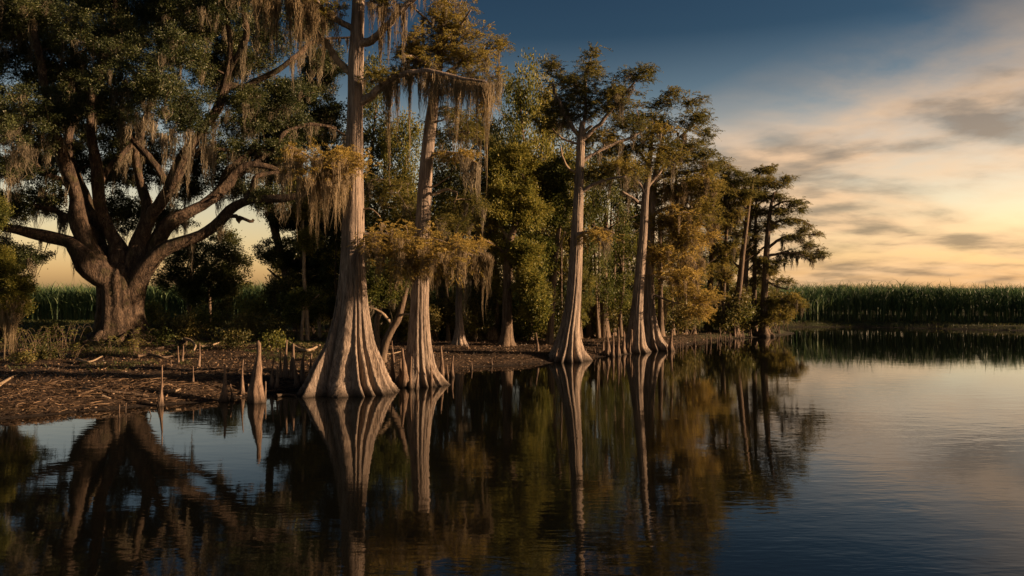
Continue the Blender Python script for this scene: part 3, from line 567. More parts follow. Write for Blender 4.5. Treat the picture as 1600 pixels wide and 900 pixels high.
# ------------------------------------------------------------------ slighter trees on the bank
make_tree('young_cypress', 'slim moss-hung cypress on the bank, between the two biggest cypresses and the thicket', 'tree', (718, 538), [(718,540,30), (718,530,21), (718,510,15), (717,480,13), (718,440,12), (720,400,11), (722,360,9), (728,310,6)],
  [({'dep': -.5}, (719,420,6), (735,395,5), (755,385,3)), ({'dep': -.5}, (720,385,5), (700,360,4), (690,350,2))], {'cyp_sunlit': [(745,385,26,14,-.4,.9,50), (722,402,30,14,-.6,.9,50)], 'cyp_leaf': [(725,350,40,18,0,.5,45), (730,310,36,16,0,.4,40), (755,345,24,14,0,.3)]},
  'cyp', 'cyp_leaf', 'cyp_bark', seed=31, flute=(9, 60, .9), hang=[(712,728,430,90,8,-.3)])
make_tree('swamp_tupelo', 'dark-barked tree with a kinked trunk and small root flare right of the slim mossy cypress', 'tree', (790, 541), [(790,543,36), (791,532,24), (792,515,18), (792,480,15), (793,440,14), (794,405,13), (797,375,12), (806,350,9), (811,320,7), (815,290,5)],
  [({'dep': .5, 'mat': 'bare_wood'}, (797,378,6), (788,362,5), (778,352,3)), ({'dep': -.6}, (794,400,5), (775,385,4), (755,375,3)), ({'dep': -.6}, (793,450,4), (812,438,3), (830,430,2))],
  {'broad': [(800,300,40,22), (830,330,30,20), (775,330,34,20), (825,445,28,16,-.6), (838,470,26,14,-.6), (815,395,30,18,-.2)], 'broad_y': [(790,260,38,26), (845,485,22,10,-.8)]},
  'broad', 'broad', 'dark_bark', seed=32, flute=(8, 60, .9))
make_tree('slender_tree', 'slender leaning trunk between the kinked tree and the lone middle cypress', 'tree', (858, 538), [(858,540,15), (860,520,11), (863,470,10), (866,420,9), (870,385,8), (873,360,7), (880,335,5), (884,310,3)],
  [({'dep': -.5, 'mat': 'bare_wood'}, (869,395,5), (878,378,4), (883,362,3)), ({'dep': .4}, (866,415,4), (850,400,3), (838,392,2))], {'broad': [(870,330,34,22), (850,300,34,26), (845,385,24,14), (838,418,24,14,-.3), (870,270,30,24)]}, 'broad', 'broad', 'dark_bark', seed=33, flute=(7, 40, .8))
make_tree('forked_tree', 'low forked tree with mossy leaning stems tucked between the two nearest cypresses', 'tree', (598, 566), [(597,567,18), (598,555,14), (603,535,13), (612,515,12), (622,498,11), (630,470,9), (637,445,6)],
  [({'dep': .3}, (597,560,13), (591,535,10), (589,505,9), (592,480,8), (594,455,5)), ({'dep': -.5, 'mat': 'bare_wood', 'nomoss': 1}, (613,510,6), (604,495,5), (588,483,4), (572,480,3)), ({'dep': -.3, 'mat': 'bare_wood', 'nomoss': 1}, (622,496,5), (632,491,4), (645,490,2))],
  {'broad': [(592,450,30,20,0,.6,50), (620,440,26,16,.3,.7,50), (600,425,36,18,.3,.6,50)]}, 'broad', 'broad', 'dark_bark', seed=34, limbmoss=1.5, mosslen=45, hang=[(575,640,440,60,24,.2)])
make_tree('understory_oak', 'shaded crooked oak behind the tallest cypress, its bough reaching left', 'tree', (462, 516), [(466,517,16), (462,490,13), (452,450,12), (440,400,12), (425,340,12), (420,290,12), (424,255,12), (432,225,11), (440,200,8)],
  [({'dep': -1}, (428,240,9), (445,195,8), (470,183,7), (498,192,6), (525,200,4)), ({'dep': 1}, (434,220,7), (455,170,6), (475,130,5), (490,120,3)), ({'dep': -.5}, (427,235,7), (410,200,6), (405,170,3)), ({'dep': .5}, (425,330,6), (450,310,5), (480,305,3)), ({'dep': .5}, (445,420,6), (470,400,5), (500,390,3)), ({'dep': .5}, (452,450,5), (430,430,4), (418,420,2))],
  {'broad_d': [(420,180,40,24,0,.3,40), (470,150,44,26,1,.3,40), (510,180,34,20,0,.3,40), (500,215,40,18,0,.3,30), (455,215,30,14,-.5,.4,30), (445,270,30,18,0,.2,30), (490,300,44,24,1,.3,40), (440,340,34,18), (490,350,40,26,1), (430,400,28,20), (480,400,44,26,1,.2,30), (512,430,26,26,1), (460,450,36,22), (500,120,34,24,1,.3,40), (520,260,30,30,1.5), (520,340,26,34,1.5)], 'broad': [(445,455,30,16,-1), (500,480,30,20,-.5), (520,400,14,18,-.6)]},
  'oak', 'broad_d', 'dark_bark', seed=35, limbmoss=1.2, mosslen=45, dens=1.0)
make_tree('sapling', 'thin straight sapling left of the tallest cypress base', 'tree', (480, 533), [(481,534,7), (480,505,6), (478,470,6), (475,430,5), (475,390,5), (473,350,4), (472,310,3)], [({'dep': -.2}, (480,485,3), (490,468,2), (499,460,2))], {'broad': [(472,330,22,14), (480,375,20,12), (470,300,18,10)]}, 'broad', 'broad', 'bare_wood', seed=36)
make_tree('sapling', 'short broken-topped sapling beside the left flank of the tallest cypress', 'tree', (500, 528), [(500,529,6), (499,505,5), (498,480,5), (497,468,3)], [({'dep': -.2}, (499,510,3), (490,490,2), (480,478,2))], {'broad': [(486,476,10,6)]}, 'broad', 'broad', 'bare_wood', seed=37)
make_tree('sapling', 'crooked thin sapling leaning among the bushes left of the straight one', 'tree', (471, 533), [(471,534,6), (472,512,5), (474,490,5), (473,470,3)], [], {'broad': [(470,466,16,10)]}, 'broad', 'broad', 'bare_wood', seed=38)
make_tree('small_tree', 'small dark tree in front of the cane field, between the live oak and the thicket', 'tree', (296, 508), [(297,509,9), (296,490,8), (295,460,7), (298,430,6), (305,400,4)],
  [({'dep': .5}, (296,450,4), (275,430,3), (260,420,2)), ({'dep': -.5}, (297,440,4), (330,415,3), (355,400,2)), ({'dep': .5}, (300,420,4), (320,395,3), (340,380,2))],
  {'broad_d': [(300,400,34,20,0,.2,30), (340,392,32,18), (368,408,18,14), (275,425,26,16,0,.3,30), (330,425,34,18), (362,440,20,14), (300,445,38,14), (255,440,16,10), (345,455,26,10), (350,372,22,12), (300,465,26,8)]}, 'oak', 'broad_d', 'dark_bark', seed=39, limbmoss=1, mosslen=35, dens=.5)
make_tree('small_tree', 'second small dark tree, close against the right side of the first by the cane', 'tree', (328, 507), [(328,508,6), (328,485,5), (327,455,5), (332,425,3)], [], {'broad_d': [(335,440,26,14), (348,425,20,12)]}, 'oak', 'broad_d', 'dark_bark', seed=40, dens=.5)
make_tree('young_oak', 'sunlit young oak at the left edge with moss trailing to the ground', 'tree', (-30, 566), [(-32,568,26), (-30,540,20), (-26,500,18), (-22,450,16), (-20,400,14), (-20,350,10), (-15,310,6)],
  [({'dep': -.5}, (-25,480,8), (0,455,6), (22,440,5), (38,430,3)), ({'dep': .3}, (-22,440,7), (0,410,5), (18,395,3)), ({'dep': -.5}, (-24,500,7), (-5,485,5), (15,480,3))],
  {'broad_y': [(5,418,26,16,0,.3,30), (26,445,22,16,-.2,.5,40), (8,470,24,14,-.3,.8,70), (28,478,14,8,-.2,.8,50), (-5,395,20,10)], 'broad': [(-20,430,30,40), (-20,340,30,30), (0,445,26,20,.4)]},
  'oak', 'broad_y', 'oak_bark', seed=41, moss='moss_sunlit', hang=[(-5,28,470,105,22,-.4), (12,24,490,80,8,-.4), (30,44,462,50,4,-.2)], dens=1.1)

for (px, py, top, dx, lab, sd) in [(1129,519.5,300,10,'slender cypress between the inland one and the leaning one at the far point',51), (1178,520.5,290,4,'thin cypress between the tallest and the last cypress of the far point',52), (1083,522,285,-4,'slender cypress just right of the golden lower boughs of the pair',53)]:
    rs_ = np.random.RandomState(sd); h_ = py-top
    make_tree('bald_cypress', lab, 'tree', (px, py), [(px, py+1, 15), (px, py-8, 9), (px+dx*.2, py-h_*.35, 7), (px+dx*.6, py-h_*.7, 5), (px+dx, top, 2)],
      [({'dep': .4*sg}, (px+dx*f_, py-h_*f_, 4), (px+dx*f_+sg*14, py-h_*f_-8, 3), (px+dx*f_+sg*26, py-h_*f_-10, 2)) for f_, sg in ((.55, 1), (.65, -1), (.78, 1), (.86, -1))],
      {'cyp_leaf': [(px+dx+rs_.randn()*14, top+k_*h_*.085+rs_.randn()*4, 20-k_*.3, 9, 0, .6, 22) for k_ in range(8)]}, 'cypfar', 'cyp_leaf', 'dark_bark', seed=sd, dens=2, limbmoss=1.2, mosslen=24)
# ------------------------------------------------------------------ the thicket behind: hardwoods copied from a few grown models
def model_tree(seed, leaf, kind):
    rs = np.random.RandomState(seed); o = (0, 30.)
    root = empty('hardwood_tree', (0, 0, 0), 'x', 'tree')
    Hh = 10.; tp = catmull([(0, 0, -.4), (.1*rs.randn(), .1*rs.randn(), 2), (.3*rs.randn(), .3*rs.randn(), 5), (.4*rs.randn(), .3*rs.randn(), 9.2)], 8)
    gb = Geo(); tube(gb, tp, np.linspace(.22, .04, len(tp)), 9, .08, rs); gb.build('trunk', M['dark_bark'], root, (0, 0, 0), True)
    NP, NR = tp[8:], np.linspace(.2, .04, len(tp))[8:]; gl = Geo(); NO = np.full(len(NP), -1); geos = []; A = []
    nA = 70 if kind != 'slim' else 55
    while len(A) < nA:
        z = 2.4+7.6*rs.rand()**.85; prof = {'round': 2.4*math.sin(min(1, (z-1.6)/8.6)*math.pi*.93+.12)**.6, 'slim': 1.55*math.sin(min(1, (z-1.4)/9)*math.pi*.9+.15)**.7, 'loose': 2.7*math.sin(min(1, (z-1.8)/8.4)*math.pi*.9+.1)**.5}[kind]
        a = rs.rand()*6.28; r = max(prof, .3)*rs.rand()**.45*(.72+.3*math.sin(a*2+seed+z*.8)); A.append((r*math.cos(a), r*math.sin(a), z))
    A = np.array(A); 
    for a in A[np.argsort(np.hypot(A[:, 0], A[:, 1]))]:
        dv = a-NP; c = np.linalg.norm(dv, axis=1)+np.maximum(0, NP[:, 2]-a[2])*.9; j_ = int(np.argmin(c)); p0 = NP[j_]; ln = np.linalg.norm(a-p0)
        q = catmull([p0, (p0+a)/2+np.array([0, 0, .08*ln])+rs.normal(size=3)*.08*ln, a], 3); r = np.linspace(min(NR[j_]*.6, .05), .012, len(q)); ow = NO[j_]
        if ow < 0: geos.append(Geo()); ow = len(geos)-1
        tube(geos[ow], q, r, 4, 0, rs); NP = np.vstack([NP, q[1:]]); NR = np.r_[NR, r[1:]]; NO = np.r_[NO, np.full(len(q)-1, ow)]
        cr = .62*(.65+.7*rs.rand()); k = int(150*(cr/.62)**2); sub = a+unit(rs.normal(size=(9, 3)))*cr*(.4+.6*rs.rand(9, 1))
        pos = sub[rs.randint(9, size=k)]+rs.normal(size=(k, 3))*cr*.22
        leaves(gl, pos, unit(pos-a)+rs.normal(size=(k, 3))*.5+np.array([0, 0, -.1]), .135, .080, rs=rs)
    for gg in geos[:30]: gg.build('branch', M['dark_bark'], root, (0, 0, 0), True)
    gl.build('crown', M[leaf], root, (0, 0, 0)); return root
MT = {'r': model_tree(101, 'broad', 'round'), 'l': model_tree(102, 'broad', 'loose'), 's': model_tree(103, 'broad', 'slim'),
      'y': model_tree(104, 'broad_y', 'slim'), 'd': model_tree(105, 'broad_d', 'round'), 'e': model_tree(106, 'broad_d', 'loose'), 'z': model_tree(107, 'broad_y', 'loose')}
usedm = set()
def plant(k, px, d, top, wpx, label, group):
    x = (px-800)/F*d; z = float(gh(x, d)); hgt = H-(top-HZ)/F*d-z; wd = wpx/F*d
    halfw = {'r': 2.3, 'l': 2.5, 's': 1.5, 'y': 1.5, 'd': 2.3, 'e': 2.5, 'z': 2.5}[k]; sx = wd/2/halfw; sc = (sx, sx, hgt/10.); src = MT[k]; rz = rnd.rand()*6.28
    if k in usedm: return copy_tree(src, (x, d, z-.02), rz, sc, label, group)
    usedm.add(k); src.location = (x, d, z-.02); src.rotation_euler = (0, 0, rz); src.scale = sc; tag(src, label, 'tree', group); return src
KIND = {'r': 'green round-crowned', 'l': 'green loose-crowned', 's': 'green narrow', 'y': 'yellowish narrow', 'd': 'dark round-crowned', 'e': 'dark loose-crowned', 'z': 'yellowish loose-crowned'}
LM = [(470, 'the crooked shaded oak'), (548, 'the tallest cypress'), (657, 'the slim pale cypress'), (718, 'the slim moss-hung cypress'), (792, 'the kinked tree'), (893, 'the lone middle cypress'), (1000, 'the cypress pair'), (1110, 'the inland far cypress')]
used_l = {}
G1 = 'hardwoods of the thicket behind the cypresses'
for a in [('y', 818, 46, 108, 74, 'tall yellow-green hardwood whose pointed top shows left of the lone middle cypress'), ('y', 848, 49, 118, 56, 'second pointed yellow-green top, just right of the tallest yellow one'),
          ('s', 795, 51, 125, 60, 'dark narrow top left of the two pointed yellow ones'), ('z', 795, 42.5, 215, 88, 'bright yellow-leaved hardwood filling the gap between second and middle cypress'),
          ('d', 600, 48, 205, 110, 'dark round hardwood right behind the trunk of the tallest cypress'), ('r', 640, 45, 190, 100, 'green hardwood behind the second tallest cypress trunk'),
          ('d', 580, 53, 110, 120, 'dark crown seen above the long mossy bough of the tallest cypress'), ('e', 700, 49, 200, 110, 'loose dark hardwood behind the slim mossy cypress')]:
    plant(*a[:5], a[5], G1)
for a in [('r', 740, 52, 185, 96), ('d', 765, 47, 195, 80), ('s', 775, 44, 330, 60), ('l', 830, 43.5, 330, 66), ('d', 860, 52, 165, 90), ('r', 885, 48, 240, 84), ('e', 915, 55, 205, 90),
          ('l', 935, 46, 280, 80), ('d', 955, 52, 235, 80), ('s', 970, 47, 330, 60), ('r', 990, 54, 265, 80), ('l', 1035, 50, 380, 60), ('d', 1020, 56, 290, 80), ('r', 1060, 56, 330, 80), ('d', 690, 54, 260, 110),
          ('e', 545, 54, 230, 90), ('d', 525, 49, 330, 76), ('r', 570, 45, 320, 70), ('l', 610, 47, 330, 70), ('d', 660, 47, 340, 70), ('s', 690, 44, 300, 56), ('l', 745, 44, 400, 60), ('d', 820, 55, 260, 100), ('r', 905, 44, 400, 50),
          ('d', 880, 57, 300, 90), ('d', 980, 58, 360, 90), ('e', 1090, 58, 400, 70), ('d', 740, 57, 300, 110), ('d', 640, 57, 300, 100), ('s', 1075, 53, 430, 46), ('l', 850, 47, 400, 60)]:
    k_, nm = min(LM, key=lambda l: abs(l[0]-a[1])); off = a[1]-k_; key = (a[0], nm, off > 0)
    ends = ['', 'a second one', 'a third one']; c_ = used_l.get(key, 0); used_l[key] = c_+1
    plant(*a, '%s thicket hardwood %s %s%s' % (KIND[a[0]], 'behind and right of' if off > 0 else 'behind and left of', nm, ', '+ends[c_] if c_ else ''), 'crowded hardwoods deep in the thicket')
for a in [('l', 1130, 60, 385, 70), ('e', 1120, 62, 350, 60), ('z', 1150, 61, 440, 50), ('l', 1185, 61, 430, 54), ('l', 1210, 60.5, 455, 34), ('e', 1225, 62, 462, 30), ('r', 1170, 60, 450, 40), ('z', 1108, 57, 455, 34)]:
    plant(*a, 'low leafy tree filling in under the cypresses of the far point', 'low trees of the far point')
# dark bare boles standing inside the wood
sd = 300
for px, py, wpx, top in [(770,530,18,300), (752,527,7,330), (735,528,6,360), (828,531,8,340), (843,530,7,330), (905,530,7,330), (921,527,8,350), (943,527,14,330), (958,525,7,330), (971,524,9,330), (935,528,5,380), (1032,526,9,350), (1050,524,7,380), (640,532,7,380), (684,530,8,350), (700,533,5,370), (560,530,9,350), (1070,522,6,400), (1090,520,6,400), (1128,520,5,400), (1137,521,6,390), (1180,520,5,400), (815,528,5,380), (877,530,5,380)]:
    sd += 1; d = gpt(px, py); s = d/F; x = (px-800)*s; z = float(gh(x, d)); g = Geo(); ln = (rnd.rand()-.5)*22
    P_ = catmull([img(px, py+2, d), img(px+ln*.1, py-(py-top)*.33, d), img(px+ln*.4, py-(py-top)*.66, d+.3), img(px+ln, top, d+.5)], 6)
    r0 = empty('bare_trunk', (x, d, z), 'dark slender bole standing among others inside the shaded wood', 'tree', 'slender boles inside the wood')
    R_ = wpx*s/2*(np.linspace(1, .45, len(P_))+.9*np.exp(-np.linspace(0, 9, len(P_)))); tube(g, P_, R_, 9, .06)
    g.build('trunk', M['dark_bark'], r0, (x, d, z), True)
    for _ in range(3):
        g = Geo(); k = rnd.randint(len(P_)//2, len(P_)-1); q0 = P_[k]; sg = rnd.choice([-1, 1]); q = catmull([q0, q0+np.array([sg*.5, -.2, .45]), q0+np.array([sg*(1+rnd.rand()), -.3, .8+rnd.rand()])], 4)
        tube(g, q, np.linspace(R_[k]*.5, .015, len(q)), 5); g.build('branch', M['dark_bark'], r0, (x, d, z), True)

ORD = 'first second third fourth fifth sixth seventh eighth ninth tenth eleventh twelfth thirteenth fourteenth fifteenth sixteenth seventeenth eighteenth nineteenth twentieth'.split()
def ordinal(i):
    if i < 20: return ORD[i]
    t_ = ['twenty', 'thirty', 'forty', 'fifty'][(i+1)//10-2]; r_ = (i+1) % 10
    return t_+'-'+ORD[r_-1] if r_ else t_[:-1]+'ieth'
def number_off(group, fmt):
    obs = sorted([o for o in bpy.data.objects if o.parent is None and o.get('group') == group], key=lambda o: o.location.x/o.location.y)
    for i, o in enumerate(obs):
        j = len(obs)-1-i
        o['label'] = fmt % ((ordinal(i)+' from the left') if i <= j else (ordinal(j)+' from the right' if j else 'rightmost')) if i else fmt % 'leftmost'
# ------------------------------------------------------------------ cypress knees
def knee(px, top, py, wpx, label, group=None, seed=0, d=None, lean=0):
    rs = np.random.RandomState(seed+900); d = F*H/(py-HZ)
    x = (px-800)/F*d
    if sdist(x, d) > .3: d = gpt(px, py); x = (px-800)/F*d
    s = d/F; z = max(float(gh(x, d)), -.3); hh = max((py-top)*s, .08); R0 = wpx*s/2
    n = 14 if wpx < 9 else 26; t = np.linspace(0, 1, n)
    P_ = np.c_[x+lean*s*t+.10*R0*np.sin(t*6+rs.rand()*6), np.full(n, d)+.1*R0*np.cos(t*5+rs.rand()*6), min(z, 0)-.1+(hh+.1-min(z, 0)+max(z, 0)*1.0)*t]
    pr = .56+.05*np.sin(t*9+rs.rand()*6)+.05*np.sin(t*21+rs.rand()*6); R = R0*(np.exp(-t*4.5)*.70+pr*(1.02-t)**(.62+.3*rs.rand())*.9); R = np.maximum(R, R0*.16); R[-1] = R0*.12
    g = Geo(); fluted(g, P_, R, R0*.42, 6+rs.randint(4), 20 if wpx < 9 else 44, seed=seed, amp=1.1, base_amp=.07)
    k = 20 if wpx < 9 else 44; b = (n-1)*k; T_ = P_[-1]+[0, 0, R0*.12]
    g.add(np.vstack([g.v[0][b:b+k], T_]), [[i, (i+1) % k, (i+2) % k, k] for i in range(0, k, 2)])
    return tag(g.build('cypress_knee', M['knee'], None, (x, d, z), True), label, 'cypress knee', group)
KN = [(403,534,628,32,'tall thick fluted cypress knee standing in the water left of the tallest cypress'), (350,570,627,15,'upright knobby cypress knee at the water edge, second left from the thick one'), (377,562,616,9,'thin shaded cypress knee right beside the thick fluted one'),
 (250,573,634,9,'thin crooked cypress knee rising alone from the water in front of the live oak'), (186,632,653,6,'short stub breaking the water under the live oak, left of a pair'), (195,630,645,6,'short slanted stub breaking the water under the live oak, right of a pair'), (240,640,650,6,'tiny stub poking from the water at the foot of the thin crooked knee'),
 (439,543,589,9,'leftmost knee of the row against the left flank of the tallest cypress'), (446,535,593,12,'tallest knee of the row against the left flank of the tallest cypress'), (457,543,595,15,'dark broad knee third in the row left of the tallest cypress'), (472,552,597,15,'dark broad knee fourth in the row left of the tallest cypress'), (486,553,596,11,'round-topped knee nearest the left flank of the tallest cypress'),
 (614,547,598,11,'dark knee between the two nearest cypresses, leftmost there'), (632,545,605,20,'pointed knee leaning on the left foot of the slim pale cypress'), (641,557,607,9,'thin root-footed knee in front of the left foot of the slim pale cypress'), (616,532,566,6,'thin knee on the mud behind the gap between the nearest cypresses'),
 (689,541,592,15,'tall tapering knee just right of the slim pale cypress'), (706,556,589,11,'smaller pointed knee, outermost right of the slim pale cypress'), (736,565,578,7,'little dark cone at the water edge between slim cypress and middle bank'), (769,560,570,7,'small pale stub at the water edge before the kinked tree'),
 (841,520,549,9,'lone pale knee on the mud left of the middle cypress'), (279,541,567,8,'knee left of a pair on the litter right of the live oak'), (285,540,566,8,'knee right of a pair on the litter right of the live oak'), (309,536,574,10,'branching stub knee on the litter right of the live oak'), (328,569,588,7,'low stub on the mud between oak and the thick water knee'), (268,563,573,6,'tiny stub on the litter before the oak roots'),
 (932,538,552,7,'small curved pale knee on the mud right of the middle cypress'), (957,520,557,8,'pale thin knee, first of the row left of the cypress pair'), (966,511,556,9,'tallest knee of the row left of the cypress pair'), (974,520,553,11,'dark broad knee of the row left of the cypress pair'), (984,515,550,11,'knee with a long root toe touching the left foot of the cypress pair'),
 (949,518,556,13,'dark blocky knee at the left end of the row by the cypress pair'), (1048,515,548,12,'dark tapering knee standing alone right of the cypress pair'), (1041,538,550,6,'short thin stub beside the dark knee right of the cypress pair'), (1057,537,545,5,'little pale stub right of the dark lone knee'),
 (1125,512,533,5,'slender pale knee near the left trunks of the far point'), (1148,502,526,5,'slender knee at the foot of the leaning far cypress')]
KN += [(425,560,604,10,'stubby knee between the thick water knee and the dark row, nearer the water'), (432,572,607,9,'low rounded knee at the left edge of the dark row'), (464,560,603,12,'stocky knee in front of the dark row beside the tallest cypress'), (414,596,625,11,'low lump of a knee fused to the right foot of the thick water knee'), (390,600,624,9,'low lump of a knee at the left foot of the thick water knee'),
 (363,600,626,8,'low stub just right of the upright knobby knee'), (300,572,600,7,'small stub on the mud midway from oak to the upright knobby knee'), (624,560,604,12,'blunt knee at the far left of the cluster by the slim pale cypress'), (650,575,609,10,'stubby knee in front of the slim pale cypress base'), (673,570,604,10,'stubby knee at the right foot of the slim pale cypress'), (698,570,592,8,'low knee between the two right-hand knees of the slim pale cypress'),
 (607,566,604,10,'dark knee close to the right toes of the tallest cypress'), (866,545,566,8,'low knee at the left toes of the lone middle cypress'), (915,545,563,7,'low knee at the right toes of the lone middle cypress')]
for i, k in enumerate(KN): knee(k[0], k[1], k[2], k[3]*1.3, k[4], 'cypress knees', seed=i, lean=rnd.randn()*2)
for i in range(46):
    px = 1062+rnd.rand()*172; py = 543-(px-1060)*.165+1+rnd.rand()*2.5; hh = 5+rnd.rand()*13
    knee(px, py-hh, py, 2.5+rnd.rand()*3.5, 'small cypress knee in the crowded row along the far waterline', 'small knees along the far waterline', seed=100+i, lean=rnd.randn())
for i in range(12):
    px = 925+rnd.rand()*60; py = 549+rnd.rand()*6; knee(px, py-8-rnd.rand()*16, py, 4+rnd.rand()*4, 'dark low knee crowded round the feet of the cypress pair', 'low knees round the cypress pair', seed=160+i, lean=rnd.randn())

# ------------------------------------------------------------------ fallen wood
def log(name, pts, label, wpx, mat='bare_wood', up=.05, forks=0):
    P_ = []
    for px, py in pts:
        d = gpt(px, py); x = (px-800)/F*d; P_.append((x, d, max(float(gh(x, d)), 0)+up))
    s = P_[0][1]/F; P_ = catmull(P_, 5); g = Geo(); R = np.linspace(1, .45, len(P_))*wpx*s/2; tube(g, P_, R, 9, .15)
    P0 = P_[len(P_)//2]; o = g.build(name, M[mat], None, P0, True); tag(o, label, 'fallen wood', 'fallen wood on the bank')
    return o
log('fallen_branch', [(447,537), (458,545), (470,550), (484,551), (500,543)], 'pale curved fallen branch behind the knees left of the tallest cypress', 6, up=.12)
log('driftwood_log', [(130,611), (165,614), (200,617), (232,622)], 'thin dark driftwood log lying along the water edge at left', 6, 'dark_bark')
log('driftwood_log', [(-5,607), (8,598), (22,590), (26,588)], 'short pale driftwood piece at the far left of the litter bank', 6)
log('driftwood_log', [(160,622), (172,625)], 'small pale wood chunk on the mud below the oak', 5)
log('driftwood_log', [(262,614), (275,613), (282,610)], 'flat pale wood slab at the water edge below the oak roots', 5)
log('fallen_branch', [(288,537), (298,540), (305,548), (303,556)], 'crooked pale branch arching over the litter right of the oak', 5, up=.25)
log('fallen_branch', [(315,545), (330,543), (345,538)], 'straight pale stick lying right of the oak among weeds', 4, up=.12)
log('fallen_branch', [(215,560), (235,558), (255,562), (270,560)], 'dark root-like branch in front of the oak base', 5, 'dark_bark', .1)
log('fallen_branch', [(120,566), (140,570), (160,561)], 'forked grey stick in the weeds left of the oak base', 4, up=.12)
log('fallen_branch', [(598,556), (612,556), (628,552)], 'pale stick lying behind the gap of the two nearest cypresses', 3, up=.1)
log('driftwood_log', [(432,622), (445,620), (462,621)], 'low dark wood at the waterline left of the tallest cypress', 6, 'dark_bark')
log('fallen_branch', [(560,553), (578,551), (596,553)], 'thin pale stick on the mud behind the tallest cypress', 3, up=.1)

# ------------------------------------------------------------------ bushes, ferns, weeds
def bush(name, px, py, wpx, hpx, label, leaf='shrub', cat='bush', group=None, seed=0, stems=7, fern=False):
    rs = np.random.RandomState(seed+500); d = gpt(px, py); s = d/F; x = (px-800)*s; z = float(gh(x, d)); r = wpx*s/2; h = hpx*s
    root = empty(name, (x, d, z), label, cat, group); gs = Geo(); gl = Geo()
    if fern:
        for k in range(9+int(wpx/5)):
            a = rs.rand()*6.28; ln = r*(.6+.5*rs.rand()); t = np.linspace(0, 1, 9); ox, oy = rs.normal(size=2)*r*.4
            c = np.c_[x+ox+np.cos(a)*ln*t, d+oy+np.sin(a)*ln*t, z+h*(.7+.5*rs.rand())*np.sin(t*2.3)]
            tube(gs, c, np.linspace(.012, .004, 9), 4)
            for sg in (-1, 1):
                cc = np.repeat(c[1:], 2, 0)+rs.normal(size=(16, 3))*.01; dr = np.tile([[-math.sin(a)*sg, math.cos(a)*sg, -.15]], (16, 1))+rs.normal(size=(16, 3))*.15
                leaves(gl, cc+unit(dr)*.05, dr, 3.4*s, .9*s, rs=rs)
    else:
        for k in range(stems):
            a = rs.rand()*6.28; rr_ = r*rs.rand()**.5*.85; hh = h*(.5+.55*rs.rand()); c = catmull([(x+rs.normal()*r*.2, d+rs.normal()*r*.2, z-.05), (x+rr_*.6*math.cos(a), d+rr_*.6*math.sin(a), z+hh*.55), (x+rr_*math.cos(a), d+rr_*math.sin(a), z+hh)], 4)
            tube(gs, c, np.linspace(.03, .008, len(c)), 5)
            m = 5
            for q in range(m):
                ctr = c[-1-rs.randint(5)]+rs.normal(size=3)*r*.22*np.array([1, 1, .8]); kk = max(10, int(.75*wpx*hpx/stems/m*1.2)); kk = min(kk, 120)
                pos = ctr+rs.normal(size=(kk, 3))*min(r, h)*.17; leaves(gl, pos, rs.normal(size=(kk, 3))+[0, 0, .2], 3.6*s, 1.9*s, rs=rs)
    gs.build('stems', M['dark_bark'], root, (x, d, z)); gl.build('foliage', M[leaf], root, (x, d, z)); return root
BU = [(55,548,60,26,'low fern clump left of the oak base','f'), (20,552,50,24,'sunlit fern clump at the left edge of the bank','f'), (100,545,50,28,'shaded fern clump close to the oak base, left','f'), (130,556,44,22,'fern clump in front of the left oak roots','f'),
 (75,562,44,20,'brownish weed clump at the front edge of the ferns','b'), (35,568,40,18,'leafy weed clump lowest at left on the bank','b'), (165,552,36,18,'small fern in front of the oak trunk','f'), (205,553,40,18,'small fern right in front of the oak roots','f'), (140,528,30,14,'dim weeds left behind the oak trunk','b'),
 (240,520,38,50,'upright leafy weed right of the oak trunk','b'), (262,530,40,36,'yellowish bush right of the oak flare','b'), (300,535,60,34,'low sunlit bush before the small dark trees','b'), (330,528,60,44,'bushy weed mass under the small dark tree','b'), (345,510,40,44,'tall weed with brown top before the cane','b'), (375,532,60,38,'round green bush on the bank before the thicket','b'),
 (400,520,60,62,'tall leafy bush at the left end of the thicket','b'), (420,535,50,40,'rusty-tipped shrub left of the knees','b'), (440,520,60,80,'dense tall bush behind the knees','b'), (465,526,50,60,'brown-tinged bush below the crooked shaded oak','b'), (490,526,50,70,'dense bush touching the left flank of the tallest cypress','b'), (515,520,50,80,'tall shaded bush half hidden by the tallest cypress','b')]
BU += [(250,542,50,20,'low green weeds by the pair of small knees','b'), (215,540,44,18,'small fern at the right of the oak flare','f'), (360,545,60,24,'low green weeds on the bank in front of the round green bush','b'), (425,548,50,24,'low weeds just behind the dark row of knees','b'), (10,535,60,30,'tall shaded weeds at the left edge behind the ferns','b'), (80,530,60,26,'dim weed clump between ferns and cane','b'), (115,562,44,18,'small bright fern at the front of the fern patch','f'), (385,500,60,60,'tall bush against the cane left of the thicket','b'), (455,500,60,90,'high leafy bush behind the crooked sapling','b'), (510,505,60,90,'high leafy bush behind the tallest cypress, its left side','b'), (590,530,50,60,'lit bush in the gap between the two nearest cypresses','b'), (690,525,60,50,'golden-green bush right behind the slim pale cypress','b'), (625,528,50,50,'leafy bush in the gap, beside the forked tree','b'), (750,524,60,44,'green bush between slim mossy cypress and kinked tree','b'), (830,524,56,44,'green bush right of the kinked tree','b'), (930,522,50,44,'green bush right behind the lone middle cypress','b')]
for i, b in enumerate(BU): bush('fern' if b[5] == 'f' else 'bush', b[0], b[1], b[2], b[3]*(1.25 if b[5] == 'f' else 1), b[4], 'broad' if b[5] == 'f' or i % 3 == 0 else 'shrub', 'fern' if b[5] == 'f' else 'bush', seed=i, stems=8, fern=b[5] == 'f')
